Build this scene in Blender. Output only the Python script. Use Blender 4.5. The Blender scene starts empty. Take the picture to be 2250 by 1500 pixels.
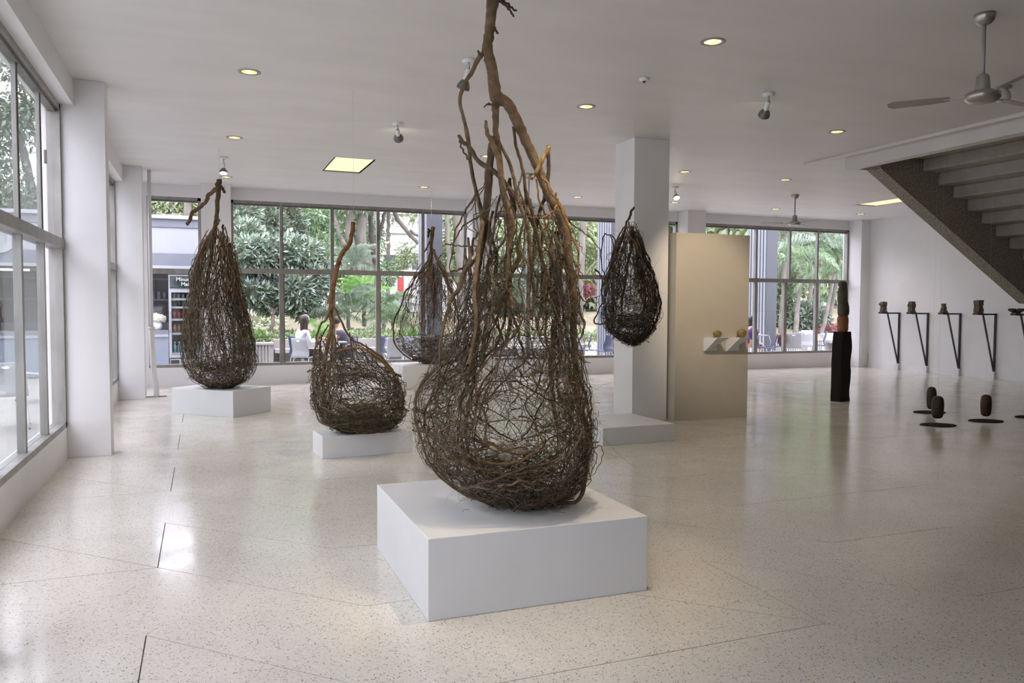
import bpy, bmesh, math, random
import numpy as np
from mathutils import Vector, Matrix
random.seed(7)
rng = np.random.default_rng(11)
PI = math.pi
sc = bpy.context.scene
C = sc.collection

# ------------------------------------------------------------------ camera
FOC, CX, CY, EYE = 1734.0, 1125.0, 750.0, 1.55
RM = np.array([[0.93100, 0.01303, -0.36480], [-0.36500, 0.04310, -0.93000], [0.00360, 0.99898, 0.04490]])
ex_ = RM[:, 0] / np.linalg.norm(RM[:, 0])
ez_ = RM[:, 2] - RM[:, 2].dot(ex_) * ex_
ez_ /= np.linalg.norm(ez_)
RM = np.stack([ex_, np.cross(ez_, ex_), ez_], 1)
CAMP = np.array([0.0, 0.0, EYE])
cam = bpy.data.objects.new('camera', bpy.data.cameras.new('camera'))
C.objects.link(cam)
m4 = Matrix(RM.tolist()).to_4x4()
m4.translation = Vector(CAMP)
cam.matrix_world = m4
cam.data.sensor_width = 36.0
cam.data.lens = FOC / 2250 * 36
cam.data.clip_start = 0.05
cam.data.clip_end = 500
sc.camera = cam

# ------------------------------------------------------------------ world, exposure
SKY = 3.0
EXPO = 1.34
LAMP = 1.0
w = bpy.data.worlds.new('overcast_sky')
sc.world = w
w.use_nodes = True
nt = w.node_tree
bg = nt.nodes['Background']
tc = nt.nodes.new('ShaderNodeTexCoord')
sx = nt.nodes.new('ShaderNodeSeparateXYZ')
rp = nt.nodes.new('ShaderNodeValToRGB')
nt.links.new(tc.outputs['Generated'], sx.inputs[0])
nt.links.new(sx.outputs['Z'], rp.inputs[0])
nt.links.new(rp.outputs[0], bg.inputs[0])
rp.color_ramp.elements[0].position = 0.0
rp.color_ramp.elements[0].color = (0.83, 0.79, 0.95, 1)
rp.color_ramp.elements[1].position = 1.0
rp.color_ramp.elements[1].color = (0.94, 0.89, 1.07, 1)
bg.inputs[1].default_value = SKY
sc.view_settings.view_transform = 'Standard'
sc.view_settings.look = 'None'
sc.view_settings.gamma = 1
sc.view_settings.use_curve_mapping = False
sc.view_settings.exposure = EXPO
sc.cycles.max_bounces = 10
sc.cycles.diffuse_bounces = 6
sc.cycles.glossy_bounces = 4
sc.cycles.transparent_max_bounces = 16
sc.cycles.transmission_bounces = 6
sc.cycles.sample_clamp_indirect = 8
sc.cycles.use_denoising = True


def lamp_spot(name, loc, target, power, size_deg, color=(1.0, 0.82, 0.60), blend=0.6, rad=0.04, parent=None):
    l = bpy.data.lights.new(name, 'SPOT')
    l.energy = power * LAMP
    l.spot_size = math.radians(size_deg)
    l.spot_blend = blend
    l.color = color
    l.shadow_soft_size = rad
    o = bpy.data.objects.new(name, l)
    C.objects.link(o)
    o.location = loc
    o.rotation_euler = (Vector(target) - Vector(loc)).to_track_quat('-Z', 'Y').to_euler()
    return o


# ------------------------------------------------------------------ photo pixel -> real point on a real plane
def ray(px, py):
    return RM @ np.array([(px - CX) / FOC, -(py - CY) / FOC, -1.0])
def onz(px, py, z=0.0):
    d = ray(px, py); return CAMP + d * ((z - EYE) / d[2])
def ony(px, py, y):
    d = ray(px, py); return CAMP + d * (y / d[1])
def onx(px, py, x):
    d = ray(px, py); return CAMP + d * (x / d[0])
def ond(px, py, dep):
    return CAMP + ray(px, py) * dep


# ------------------------------------------------------------------ materials
MATS = {}
def mat(name, col=(0.8, 0.8, 0.8), rough=0.6, metal=0.0, spec=0.5, var=0.0, vscale=5.0, bump=0.0, bscale=20.0, coat=0.0,
        emit=None, estr=0.0, tone=False, col2=None, detail=4.0, stretch=None):
    if name in MATS: return MATS[name]
    m = bpy.data.materials.new(name); m.use_nodes = True
    n = m.node_tree; b = n.nodes['Principled BSDF']
    b.inputs['Base Color'].default_value = (*col, 1)
    b.inputs['Roughness'].default_value = rough
    b.inputs['Metallic'].default_value = metal
    b.inputs['Specular IOR Level'].default_value = spec
    b.inputs['Coat Weight'].default_value = coat
    if emit:
        b.inputs['Emission Color'].default_value = (*emit, 1); b.inputs['Emission Strength'].default_value = estr
    t = n.nodes.new('ShaderNodeTexCoord'); mp = n.nodes.new('ShaderNodeMapping')
    n.links.new(t.outputs['Object'], mp.inputs[0])
    if stretch: mp.inputs['Scale'].default_value = stretch
    no = n.nodes.new('ShaderNodeTexNoise'); no.inputs['Scale'].default_value = vscale; no.inputs['Detail'].default_value = detail
    n.links.new(mp.outputs[0], no.inputs['Vector'])
    c2 = col2 if col2 else tuple(max(0, c * (1 - var)) for c in col)
    if not col2: c1 = tuple(min(1, c * (1 + var)) for c in col)
    else: c1 = col
    r = n.nodes.new('ShaderNodeValToRGB')
    r.color_ramp.elements[0].position = 0.32; r.color_ramp.elements[1].position = 0.68
    r.color_ramp.elements[0].color = (*c2, 1); r.color_ramp.elements[1].color = (*c1, 1)
    n.links.new(no.outputs['Fac'], r.inputs[0])
    out = r.outputs[0]
    if tone:
        a = n.nodes.new('ShaderNodeAttribute'); a.attribute_name = 'tone'
        mx = n.nodes.new('ShaderNodeMix'); mx.data_type = 'RGBA'; mx.blend_type = 'MULTIPLY'; mx.inputs[0].default_value = 1.0
        n.links.new(out, mx.inputs[6]); n.links.new(a.outputs['Color'], mx.inputs[7]); out = mx.outputs[2]
    n.links.new(out, b.inputs['Base Color'])
    if bump:
        bn = n.nodes.new('ShaderNodeTexNoise'); bn.inputs['Scale'].default_value = bscale; bn.inputs['Detail'].default_value = 5
        bp = n.nodes.new('ShaderNodeBump'); bp.inputs['Strength'].default_value = bump; bp.inputs['Distance'].default_value = 0.02
        n.links.new(mp.outputs[0], bn.inputs['Vector']); n.links.new(bn.outputs['Fac'], bp.inputs['Height'])
        n.links.new(bp.outputs[0], b.inputs['Normal'])
    MATS[name] = m
    return m

def glass_mat():
    m = bpy.data.materials.new('window_glass'); m.use_nodes = True
    n = m.node_tree; n.nodes.remove(n.nodes['Principled BSDF'])
    o = n.nodes['Material Output']
    tr = n.nodes.new('ShaderNodeBsdfTransparent'); tr.inputs[0].default_value = (0.95, 0.97, 0.96, 1)
    gl = n.nodes.new('ShaderNodeBsdfGlossy'); gl.inputs['Roughness'].default_value = 0.0
    lw = n.nodes.new('ShaderNodeLayerWeight'); lw.inputs[0].default_value = 0.5
    pw = n.nodes.new('ShaderNodeMath'); pw.operation = 'POWER'; pw.inputs[1].default_value = 4.0
    fr = n.nodes.new('ShaderNodeMath'); fr.operation = 'MULTIPLY_ADD'; fr.inputs[1].default_value = 0.38; fr.inputs[2].default_value = 0.03
    n.links.new(lw.outputs['Facing'], pw.inputs[0]); n.links.new(pw.outputs[0], fr.inputs[0])
    mx = n.nodes.new('ShaderNodeMixShader')
    n.links.new(fr.outputs[0], mx.inputs[0]); n.links.new(tr.outputs[0], mx.inputs[1]); n.links.new(gl.outputs[0], mx.inputs[2])
    n.links.new(mx.outputs[0], o.inputs[0])
    return m
GLASS = glass_mat()

def terrazzo():
    m = bpy.data.materials.new('terrazzo'); m.use_nodes = True
    n = m.node_tree; b = n.nodes['Principled BSDF']; L = n.links.new
    g = n.nodes.new('ShaderNodeNewGeometry')
    v = n.nodes.new('ShaderNodeTexVoronoi'); v.inputs['Scale'].default_value = 115
    L(g.outputs['Position'], v.inputs['Vector'])
    sep = n.nodes.new('ShaderNodeSeparateColor'); L(v.outputs['Color'], sep.inputs[0])
    r = n.nodes.new('ShaderNodeValToRGB'); cr = r.color_ramp; cr.interpolation = 'CONSTANT'
    cols = [(0, (0.20, 0.185, 0.16)), (0.05, (0.37, 0.34, 0.29)), (0.14, (0.55, 0.52, 0.46)), (0.30, (0.66, 0.63, 0.565)), (0.62, (0.72, 0.69, 0.63)), (0.85, (0.80, 0.78, 0.72))]
    cr.elements[0].position = 0; cr.elements[0].color = (*cols[0][1], 1)
    cr.elements[1].position = cols[1][0]; cr.elements[1].color = (*cols[1][1], 1)
    for p, c in cols[2:]:
        e = cr.elements.new(p); e.color = (*c, 1)
    L(sep.outputs[0], r.inputs[0])
    # chips only inside a cell's heart, cement between
    st = n.nodes.new('ShaderNodeMath'); st.operation = 'LESS_THAN'; st.inputs[1].default_value = 0.45
    L(v.outputs['Distance'], st.inputs[0])
    mx = n.nodes.new('ShaderNodeMix'); mx.data_type = 'RGBA'
    mx.inputs[6].default_value = (0.69, 0.655, 0.59, 1)
    L(st.outputs[0], mx.inputs[0]); L(r.outputs[0], mx.inputs[7])
    ns = n.nodes.new('ShaderNodeTexNoise'); ns.inputs['Scale'].default_value = 1.1; ns.inputs['Detail'].default_value = 5
    L(g.outputs['Position'], ns.inputs['Vector'])
    r2 = n.nodes.new('ShaderNodeValToRGB')
    r2.color_ramp.elements[0].position = 0.3; r2.color_ramp.elements[0].color = (0.86, 0.85, 0.84, 1)
    r2.color_ramp.elements[1].position = 0.7; r2.color_ramp.elements[1].color = (1.0, 1.0, 1.0, 1)
    L(ns.outputs['Fac'], r2.inputs[0])
    m2 = n.nodes.new('ShaderNodeMix'); m2.data_type = 'RGBA'; m2.blend_type = 'MULTIPLY'; m2.inputs[0].default_value = 1
    L(mx.outputs[2], m2.inputs[6]); L(r2.outputs[0], m2.inputs[7]); L(m2.outputs[2], b.inputs['Base Color'])
    n3 = n.nodes.new('ShaderNodeTexNoise'); n3.inputs['Scale'].default_value = 3.5; n3.inputs['Detail'].default_value = 6
    L(g.outputs['Position'], n3.inputs['Vector'])
    mr = n.nodes.new('ShaderNodeMapRange'); mr.inputs[1].default_value = 0.3; mr.inputs[2].default_value = 0.7
    mr.inputs[3].default_value = 0.11; mr.inputs[4].default_value = 0.23
    L(n3.outputs['Fac'], mr.inputs[0]); L(mr.outputs[0], b.inputs['Roughness'])
    bp = n.nodes.new('ShaderNodeBump'); bp.inputs['Strength'].default_value = 0.06; bp.inputs['Distance'].default_value = 0.01
    n4 = n.nodes.new('ShaderNodeTexNoise'); n4.inputs['Scale'].default_value = 6; n4.inputs['Detail'].default_value = 3
    L(g.outputs['Position'], n4.inputs['Vector']); L(n4.outputs['Fac'], bp.inputs['Height']); L(bp.outputs[0], b.inputs['Normal'])
    b.inputs['Specular IOR Level'].default_value = 0.55
    return m
TERR = terrazzo()
WALL = mat('wall_paint', (0.76, 0.755, 0.76), 0.6, var=0.03, vscale=1.5, bump=0.03, bscale=30)
CEIL = mat('ceiling_paint', (0.71, 0.695, 0.685), 0.5, var=0.035, vscale=0.9, bump=0.10, bscale=2.2, stretch=(1, 3, 1))
PLIN = mat('plinth_paint', (0.70, 0.705, 0.715), 0.5, var=0.02, vscale=3, bump=0.02, bscale=40)
ALU = mat('aged_aluminium', (0.29, 0.28, 0.26), 0.45, metal=0.45, var=0.15, vscale=8, bump=0.03, bscale=60, stretch=(1, 1, 0.3))
ALUD = mat('dark_track', (0.16, 0.155, 0.14), 0.5, metal=0.3, var=0.2, vscale=9)
BARK = mat('nest_bark', (0.205, 0.15, 0.098), 0.8, col2=(0.095, 0.069, 0.045), vscale=22, bump=0.6, bscale=160, tone=True, spec=0.35)
JOINT = mat('joint_dark', (0.13, 0.115, 0.10), 0.8, var=0.2)
STRINGER = mat('pebble_concrete', (0.44, 0.40, 0.34), 0.85, col2=(0.17, 0.145, 0.115), vscale=42, bump=0.7, bscale=55)
TREAD = mat('tread_paint', (0.36, 0.335, 0.30), 0.6, var=0.08, vscale=6, bump=0.05)
CHROME = mat('brushed_steel', (0.45, 0.43, 0.40), 0.3, metal=0.9, var=0.08)
GRAYM = mat('grey_metal', (0.36, 0.345, 0.32), 0.4, metal=0.3, var=0.08)
DARKST = mat('dark_steel', (0.028, 0.026, 0.03), 0.45, metal=0.2, var=0.2, bump=0.05)
GOLD = mat('gold_reflector', (0.80, 0.62, 0.28), 0.25, metal=0.7, var=0.1)
WHITEP = mat('white_plastic', (0.80, 0.80, 0.82), 0.35, var=0.02)
BULB = mat('lamp_glow', (1, 0.9, 0.7), 0.5, emit=(1.0, 0.84, 0.55), estr=14)
WARM = mat('soffit_lit', (0.85, 0.78, 0.5), 0.6, var=0.02)
WIRE = mat('nylon_wire', (0.65, 0.65, 0.65), 0.3, var=0.02)
EGG = mat('egg_stone', (0.62, 0.55, 0.42), 0.45, col2=(0.50, 0.42, 0.30), vscale=14, bump=0.05)


# ------------------------------------------------------------------ mesh helpers
def link(name, me, m=None, parent=None):
    o = bpy.data.objects.new(name, me); C.objects.link(o)
    if m is not None and len(me.materials) == 0: me.materials.append(m)
    if parent is not None: o.parent = parent
    return o
def tag(o, label=None, cat=None, group=None, kind=None):
    if label: o['label'] = label
    if cat: o['category'] = cat
    if group: o['group'] = group
    if kind: o['kind'] = kind
    return o
def thing(name, label, cat, loc=(0, 0, 0), rz=0.0, group=None, kind=None):
    o = bpy.data.objects.new(name, None); C.objects.link(o)
    o.location = [float(v) for v in loc]; o.rotation_euler = (0, 0, rz); o.empty_display_size = 0.1
    return tag(o, label, cat, group, kind)
def copy_tree(o, parent=None):
    c = o.copy(); C.objects.link(c); c.parent = parent
    for ch in list(o.children): copy_tree(ch, c)
    return c
def np_mesh(name, V, F, tone=None, smooth=True):
    V = np.asarray(V, dtype=np.float32); F = np.asarray(F, dtype=np.int32)
    k = F.shape[1]; me = bpy.data.meshes.new(name)
    me.vertices.add(len(V)); me.vertices.foreach_set('co', V.ravel())
    me.loops.add(F.size); me.loops.foreach_set('vertex_index', F.ravel())
    me.polygons.add(len(F)); me.polygons.foreach_set('loop_start', np.arange(0, F.size, k, dtype=np.int32))
    me.polygons.foreach_set('loop_total', np.full(len(F), k, dtype=np.int32))
    if smooth: me.polygons.foreach_set('use_smooth', np.ones(len(F), dtype=bool))
    me.update(calc_edges=True); me.validate()
    if tone is not None:
        a = me.color_attributes.new('tone', 'FLOAT_COLOR', 'POINT')
        t = np.ones((len(V), 4), dtype=np.float32); t[:, :3] = tone
        a.data.foreach_set('color', t.ravel())
    return me
class MB:
    """collects shapes in one bmesh"""
    def __init__(s): s.b = bmesh.new()
    def box(s, x0, y0, z0, x1, y1, z1, bevel=0.0, mtx=None):
        vs = [s.b.verts.new(p) for p in ((x0, y0, z0), (x1, y0, z0), (x1, y1, z0), (x0, y1, z0), (x0, y0, z1), (x1, y0, z1), (x1, y1, z1), (x0, y1, z1))]
        fs = [s.b.faces.new([vs[i] for i in q]) for q in ((0, 3, 2, 1), (4, 5, 6, 7), (0, 1, 5, 4), (1, 2, 6, 5), (2, 3, 7, 6), (3, 0, 4, 7))]
        if bevel:
            es = list({e for f in fs for e in f.edges})
            r = bmesh.ops.bevel(s.b, geom=es, offset=bevel, segments=2, affect='EDGES', profile=0.5)
            vs = list({v for f in r['faces'] for v in f.verts} | {v for v in vs if v.is_valid})
        if mtx is not None: bmesh.ops.transform(s.b, matrix=mtx, verts=[v for v in vs if v.is_valid])
        return s
    def prism(s, pts, z0, z1):
        a = [s.b.verts.new((p[0], p[1], z0)) for p in pts]; c = [s.b.verts.new((p[0], p[1], z1)) for p in pts]
        n = len(pts); s.b.faces.new(a[::-1]); s.b.faces.new(c)
        for i in range(n): s.b.faces.new((a[i], a[(i + 1) % n], c[(i + 1) % n], c[i]))
        return s
    def lathe(s, prof, n=20, loc=(0, 0, 0), mtx=None):
        rings = []
        new = []
        for r, z in prof:
            ring = [s.b.verts.new((r * math.cos(2 * PI * i / n), r * math.sin(2 * PI * i / n), z)) for i in range(n)] if r > 1e-6 else [s.b.verts.new((0, 0, z))]
            rings.append(ring); new += ring
        for a, c in zip(rings, rings[1:]):
            for i in range(n):
                j = (i + 1) % n
                if len(a) == 1 and len(c) == 1: continue
                if len(a) == 1: f = s.b.faces.new((a[0], c[i], c[j]))
                elif len(c) == 1: f = s.b.faces.new((a[i], c[0], a[j]))
                else: f = s.b.faces.new((a[i], c[i], c[j], a[j]))
                f.smooth = True
        mm = Matrix.Translation(Vector([float(v) for v in loc]))
        if mtx is not None: mm = mm @ mtx
        bmesh.ops.transform(s.b, matrix=mm, verts=new)
        return s
    def tube(s, pts, rad, n=8):
        P = np.array(pts, float)[None]; R = np.broadcast_to(np.array(rad, float), (len(pts),))[None]
        V, F, _ = tubes(P, R, n)
        vs = [s.b.verts.new(v) for v in V]
        for f in F:
            q = s.b.faces.new([vs[i] for i in f]); q.smooth = True
        for e in (range(n), range(len(V) - n, len(V))):
            s.b.faces.new([vs[i] for i in e])
        return s
    def build(s, name, m=None, parent=None, sub=0, smooth=None):
        bmesh.ops.recalc_face_normals(s.b, faces=s.b.faces)
        me = bpy.data.meshes.new(name); s.b.to_mesh(me); s.b.free()
        if smooth:
            for p in me.polygons: p.use_smooth = True
        o = link(name, me, m, parent)
        if sub:
            k = o.modifiers.new('sub', 'SUBSURF'); k.levels = sub; k.render_levels = sub
        return o
def tubes(P, R, n=4):
    """P (S,N,3) R (S,N): tubes by parallel transport -> verts, quads, strand index"""
    S, N, _ = P.shape
    T = np.gradient(P, axis=1); T /= np.linalg.norm(T, axis=2, keepdims=True) + 1e-9
    ref = np.where(np.abs(T[:, 0, 2:3]) < 0.8, np.array([[0, 0, 1.0]]), np.array([[1.0, 0, 0]]))
    U = np.cross(T[:, 0], ref); U /= np.linalg.norm(U, axis=1, keepdims=True) + 1e-9
    out = np.empty((S, N, n, 3)); ang = np.arange(n) * 2 * PI / n
    for i in range(N):
        U = U - (U * T[:, i]).sum(1, keepdims=True) * T[:, i]; U /= np.linalg.norm(U, axis=1, keepdims=True) + 1e-9
        W = np.cross(T[:, i], U)
        out[:, i] = P[:, i, None] + R[:, i, None, None] * (np.cos(ang)[None, :, None] * U[:, None] + np.sin(ang)[None, :, None] * W[:, None])
    idx = np.arange(S * N * n).reshape(S, N, n)
    a = idx[:, :-1]; b = idx[:, 1:]
    F = np.stack([a, np.roll(a, -1, 2), np.roll(b, -1, 2), b], -1).reshape(-1, 4)
    sid = np.repeat(np.arange(S), N * n)
    return out.reshape(-1, 3), F, sid
def smooth_path(pts, n):
    """Catmull-Rom through pts (k,d) -> (n,d)"""
    p = np.array(pts, float); p = np.vstack([2 * p[0] - p[1], p, 2 * p[-1] - p[-2]])
    k = len(p) - 3; t = np.linspace(0, k - 1e-6, n); i = t.astype(int); f = (t - i)[:, None]
    a, b, c, d = p[i], p[i + 1], p[i + 2], p[i + 3]
    return 0.5 * (2 * b + (c - a) * f + (2 * a - 5 * b + 4 * c - d) * f ** 2 + (3 * b - a - 3 * c + d) * f ** 3)
def plate(xb, yb, holes, build):
    """cells of the grid xb x yb not inside a hole -> build(x0,y0,x1,y1)"""
    xs = sorted(set(xb) | {h[0] for h in holes} | {h[2] for h in holes}); ys = sorted(set(yb) | {h[1] for h in holes} | {h[3] for h in holes})
    return xs, ys
def grid_slab(name, u0, u1, v0, v1, holes, t0, t1, axes, m, **kw):
    """slab with rectangular holes; axes maps (u,v,t)->xyz"""
    us = sorted({u0, u1} | {h[0] for h in holes} | {h[2] for h in holes}); vs = sorted({v0, v1} | {h[1] for h in holes} | {h[3] for h in holes})
    b = bmesh.new(); cache = {}
    def vert(i, j, t):
        k = (i, j, t)
        if k not in cache: cache[k] = b.verts.new(axes(us[i], vs[j], t))
        return cache[k]
    nu, nv = len(us) - 1, len(vs) - 1
    def solid(i, j):
        if not (0 <= i < nu and 0 <= j < nv): return False
        cu, cv = (us[i] + us[i + 1]) / 2, (vs[j] + vs[j + 1]) / 2
        return not any(h[0] < cu < h[2] and h[1] < cv < h[3] for h in holes)
    for i in range(nu):
        for j in range(nv):
            if not solid(i, j): continue
            for t in (t0, t1): b.faces.new([vert(i, j, t), vert(i + 1, j, t), vert(i + 1, j + 1, t), vert(i, j + 1, t)])
            for (di, dj, p, q) in ((-1, 0, (i, j), (i, j + 1)), (1, 0, (i + 1, j), (i + 1, j + 1)), (0, -1, (i, j), (i + 1, j)), (0, 1, (i, j + 1), (i + 1, j + 1))):
                if not solid(i + di, j + dj):
                    b.faces.new([vert(*p, t0), vert(*q, t0), vert(*q, t1), vert(*p, t1)])
    bmesh.ops.recalc_face_normals(b, faces=b.faces)
    me = bpy.data.meshes.new(name); b.to_mesh(me); b.free()
    return tag(link(name, me, m), kind='structure', **kw)

# ------------------------------------------------------------------ the room
XL, XR, YB, YF, HC = -1.285, 16.08, 16.10, -6.0, 3.79
ZS, ZH = 0.37, 3.56
DL = [(0.45, 8.09), (0.43, 11.3), (0.42, 14.8), (3.93, 14.6), (4.04, 8.05), (4.05, 5.7), (7.58, 7.98), (7.5, 11.28), (9.6, 11.3), (7.2, 14.7), (12.25, 14.73), (14.77, 14.73), (9.5, 14.65), (4.0, 11.25), (0.45, 4.9), (7.6, 4.9)]
SKYB = (1.91, 12.2, 2.5, 13.5)
SLOT = (13.36, 11.6, 13.9, 13.45)
hh = [(x - 0.068, y - 0.068, x + 0.068, y + 0.068) for x, y in DL]
STAIR = (9.0, 2.0, 12.9, 9.25)
ceiling = grid_slab('ceiling', XL - 0.25, XR + 0.25, YF - 0.2, YB + 0.25, hh + [SKYB, SLOT, STAIR], HC, HC + 0.16, lambda u, v, t: (u, v, t), CEIL, label='flat off-white ceiling with faint trowel marks')

# floor: one interlocking slab shape, laid over the dark joints
U = 1.03; OX, OY = -0.265, 5.04
base = MB().box(XL - 0.2, YF - 0.2, -0.15, XR + 0.2, YB + 0.2, -0.008).build('floor', JOINT)
tag(base, 'polished cream terrazzo floor laid in long angular slabs', kind='structure')
SH = [(0, 1), (1, 0), (3, 0), (4, -1), (5, -1), (6, -2), (4, -2), (3, -1), (3, -2), (2, -1), (1, -1), (0, 0)]
def inset_poly(p, d):
    n = len(p); out = []
    for i in range(n):
        a, b, c = np.array(p[i - 1]), np.array(p[i]), np.array(p[(i + 1) % n])
        u = (b - a) / np.linalg.norm(b - a); v = (c - b) / np.linalg.norm(c - b)
        nu, nv = np.array([u[1], -u[0]]), np.array([v[1], -v[0]])
        mid = nu + nv; mid = mid / max(1e-6, mid.dot(mid)) * 2
        out.append(tuple(b + mid * d))
    return out
area = sum(SH[i - 1][0] * SH[i][1] - SH[i][0] * SH[i - 1][1] for i in range(len(SH)))
sgn = -1 if area > 0 else 1
PSH = inset_poly([(x * U, y * U) for x, y in SH], 0.0028 * sgn)
full_me = None
for i in range(-3, 7):
    for j in range(-8, 12):
        ox, oy = OX + 3 * U * i, OY + 2 * U * j
        xs = [p[0] + ox for p in PSH]; ys = [p[1] + oy for p in PSH]
        x0, x1, y0, y1 = XL, XR, YF, YB
        if max(xs) < x0 or min(xs) > x1 or max(ys) < y0 or min(ys) > y1: continue
        inside = min(xs) >= x0 and max(xs) <= x1 and min(ys) >= y0 and max(ys) <= y1
        if inside and full_me:
            o = link('slab', full_me, None, base); o.location = (ox, oy, 0); continue
        b = bmesh.new()
        vs = [b.verts.new((p[0], p[1], 0)) for p in PSH]; f = b.faces.new(vs)
        if f.normal.z < 0 or sgn < 0: pass
        if not inside:
            for co, no in (((x0 - ox, 0, 0), (-1, 0, 0)), ((x1 - ox, 0, 0), (1, 0, 0)), ((0, y0 - oy, 0), (0, -1, 0)), ((0, y1 - oy, 0), (0, 1, 0))):
                bmesh.ops.bisect_plane(b, geom=b.verts[:] + b.edges[:] + b.faces[:], plane_co=co, plane_no=no, clear_outer=True)
        if not b.faces: b.free(); continue
        ex = bmesh.ops.extrude_face_region(b, geom=b.faces[:])
        bmesh.ops.translate(b, vec=(0, 0, -0.008), verts=[v for v in ex['geom'] if isinstance(v, bmesh.types.BMVert)])
        bmesh.ops.recalc_face_normals(b, faces=b.faces)
        me = bpy.data.meshes.new('slab'); b.to_mesh(me); b.free(); me.materials.append(TERR)
        o = link('slab', me, None, base); o.location = (ox, oy, 0)
        if inside: full_me = me

# walls
BW = [(-0.93, 0.0), (0.52, 5.26), (5.76, 10.53), (11.03, 15.78)]
grid_slab('wall_back', XL - 0.2, XR + 0.2, 0.0, HC, [(a, ZS, b, ZH) for a, b in BW], YB, YB + 0.2, lambda u, v, t: (u, t, v), WALL, label='white back wall with low sill and tall window openings')
LW = [(-1.20, 3.80), (4.07, 9.0), (9.27, 14.2), (14.5, 15.9)]
LS, LH = 0.315, 3.525
grid_slab('wall_left', YF, YB, 0.0, HC, [(a, LS, b, LH) for a, b in LW], XL - 0.2, XL, lambda u, v, t: (t, u, v), WALL, label='white left wall, low sill under tall glazing')
grid_slab('wall_right', 6.0, YB + 0.2, 0.0, HC, [], XR, XR + 0.2, lambda u, v, t: (t, u, v), WALL, label='plain pale wall on the right carrying the brackets')
DIMW = mat('dimming_dark', (0.16, 0.11, 0.075), 0.6, var=0.2, vscale=3)  # for added walls out of view that darken the right side
grid_slab('wall_dimming', YF, 6.0, 0.0, HC, [], 13.2, 13.4, lambda u, v, t: (t, u, v), DIMW, label='added dark wall outside the view, darkening the near right side')
grid_slab('wall_dimming_return', 13.2, XR, 0.0, HC, [], 6.0, 6.15, lambda u, v, t: (u, t, v), DIMW, label='added dark return wall behind the stair, outside the view')
grid_slab('wall_front', XL - 0.2, XR + 0.2, 0.0, HC, [], YF - 0.2, YF, lambda u, v, t: (u, t, v), WALL, label='plain white wall behind the viewer')
def struct(name, mb, m, label=None):
    o = mb.build(name, m); o['kind'] = 'structure'
    if label: o['label'] = label
    return o
struct('baseboard_right', MB().box(XR - 0.02, YF, 0, XR, 15.67, 0.11), WALL, 'low white skirting along the right wall')
for k, y in enumerate((-1.4, 3.8, 9.0, 14.2)):
    struct('wall_pillar', MB().box(XL, y, 0, -0.89, y + 0.27 + (0.03 if k == 3 else 0), HC, 0.004), WALL, ['white wall pillar behind the viewer', 'white wall pillar cut by the left picture edge', 'wide white pillar between the left windows', 'farther white pillar on the left wall beside the pipe'][k])
for k, (x, x2) in enumerate(((0.0, 0.52), (5.26, 5.76), (10.53, 11.03), (15.78, XR))):
    struct('wall_pillar', MB().box(x, YB - 0.42, 0, x2, YB, HC, 0.004), WALL, ['white back wall pillar between the kiosk window and the garden window', 'white back wall pillar behind the large nest', 'white back wall pillar above the display panel', 'white pillar in the far right corner'][k])
for k, (a, b) in enumerate(((-1.13, 3.8), (4.07, 9.0), (9.27, 14.2), (14.5, YB))):
    struct('ceiling_beam', MB().box(XL, a, 3.53, -1.165, b, HC), WALL, 'shallow white beam over the left windows')
struct('column', MB().box(5.36, 9.24, 0, 5.90, 9.76, HC, 0.006), WALL, 'free standing square white column in the hall')
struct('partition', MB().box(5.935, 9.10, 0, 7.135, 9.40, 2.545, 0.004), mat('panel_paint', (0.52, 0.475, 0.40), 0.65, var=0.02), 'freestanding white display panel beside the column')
# stair opening
struct('trim_1', MB().box(8.76, 0.0, 3.745, 8.81, 9.90, HC, 0.008), CEIL, 'slim white ceiling bead running towards the stair')
struct('trim_2', MB().box(9.0, 0.0, 3.61, 9.18, 9.30, HC + 0.1, 0.004).box(9.18, 9.21, 3.61, 12.9, 9.30, HC + 0.1, 0.004), CEIL, 'white fascia edging the stair opening')
struct('wall_stairwell', MB().box(12.9, 2.0, HC, 13.0, 9.3, HC + 2.4).box(9.0, 9.25, HC + 0.1, 13.0, 9.35, HC + 2.4).box(8.9, 2.0, HC + 0.16, 9.0, 9.35, HC + 2.4).box(8.9, 1.9, HC + 0.16, 13.0, 2.0, HC + 2.4).box(8.9, 1.9, HC + 2.4, 13.0, 9.35, HC + 2.5), WALL, 'stairwell walls above the ceiling opening')

st = thing('staircase', 'pebbled concrete staircase climbing away from the right wall to the ceiling opening', 'staircase', (9.34, 9.0, 0))
def zb(x): return 9.086 - 0.5875 * x
def stringer(y0, y1):
    b = bmesh.new()
    pts = [(9.34, zb(9.34)), (12.70, zb(12.70) ), (12.70, zb(12.70) + 0.95), (10.05, 3.79), (10.05, 4.6), (9.34, 4.6)]
    pts = [(9.34, zb(9.34)), (12.70, zb(12.70)), (12.70, zb(12.7) + 0.85), (9.34, zb(9.34) + 0.85)]
    lo = [b.verts.new((x - 9.34, y0 - 9.0, z)) for x, z in pts]; hi = [b.verts.new((x - 9.34, y1 - 9.0, z)) for x, z in pts]
    b.faces.new(lo); b.faces.new(hi[::-1])
    for i in range(4): b.faces.new((lo[i], hi[i], hi[(i + 1) % 4], lo[(i + 1) % 4]))
    bmesh.ops.recalc_face_normals(b, faces=b.faces)
    me = bpy.data.meshes.new('stringer'); b.to_mesh(me); b.free()
    return link('stringer', me, STRINGER, st)
stringer(8.95, 9.20); stringer(6.2, 6.45)
for k in range(-2, 9):
    x = 10.17 + 0.318 * k; z = 3.787 - 0.184 * k
    MB().box(x - 9.34, 6.45 - 9.0, z - 0.184, x - 9.34 + 0.40, 8.95 - 9.0, z + 0.004, 0.025).build('step', TREAD, st)
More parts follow.
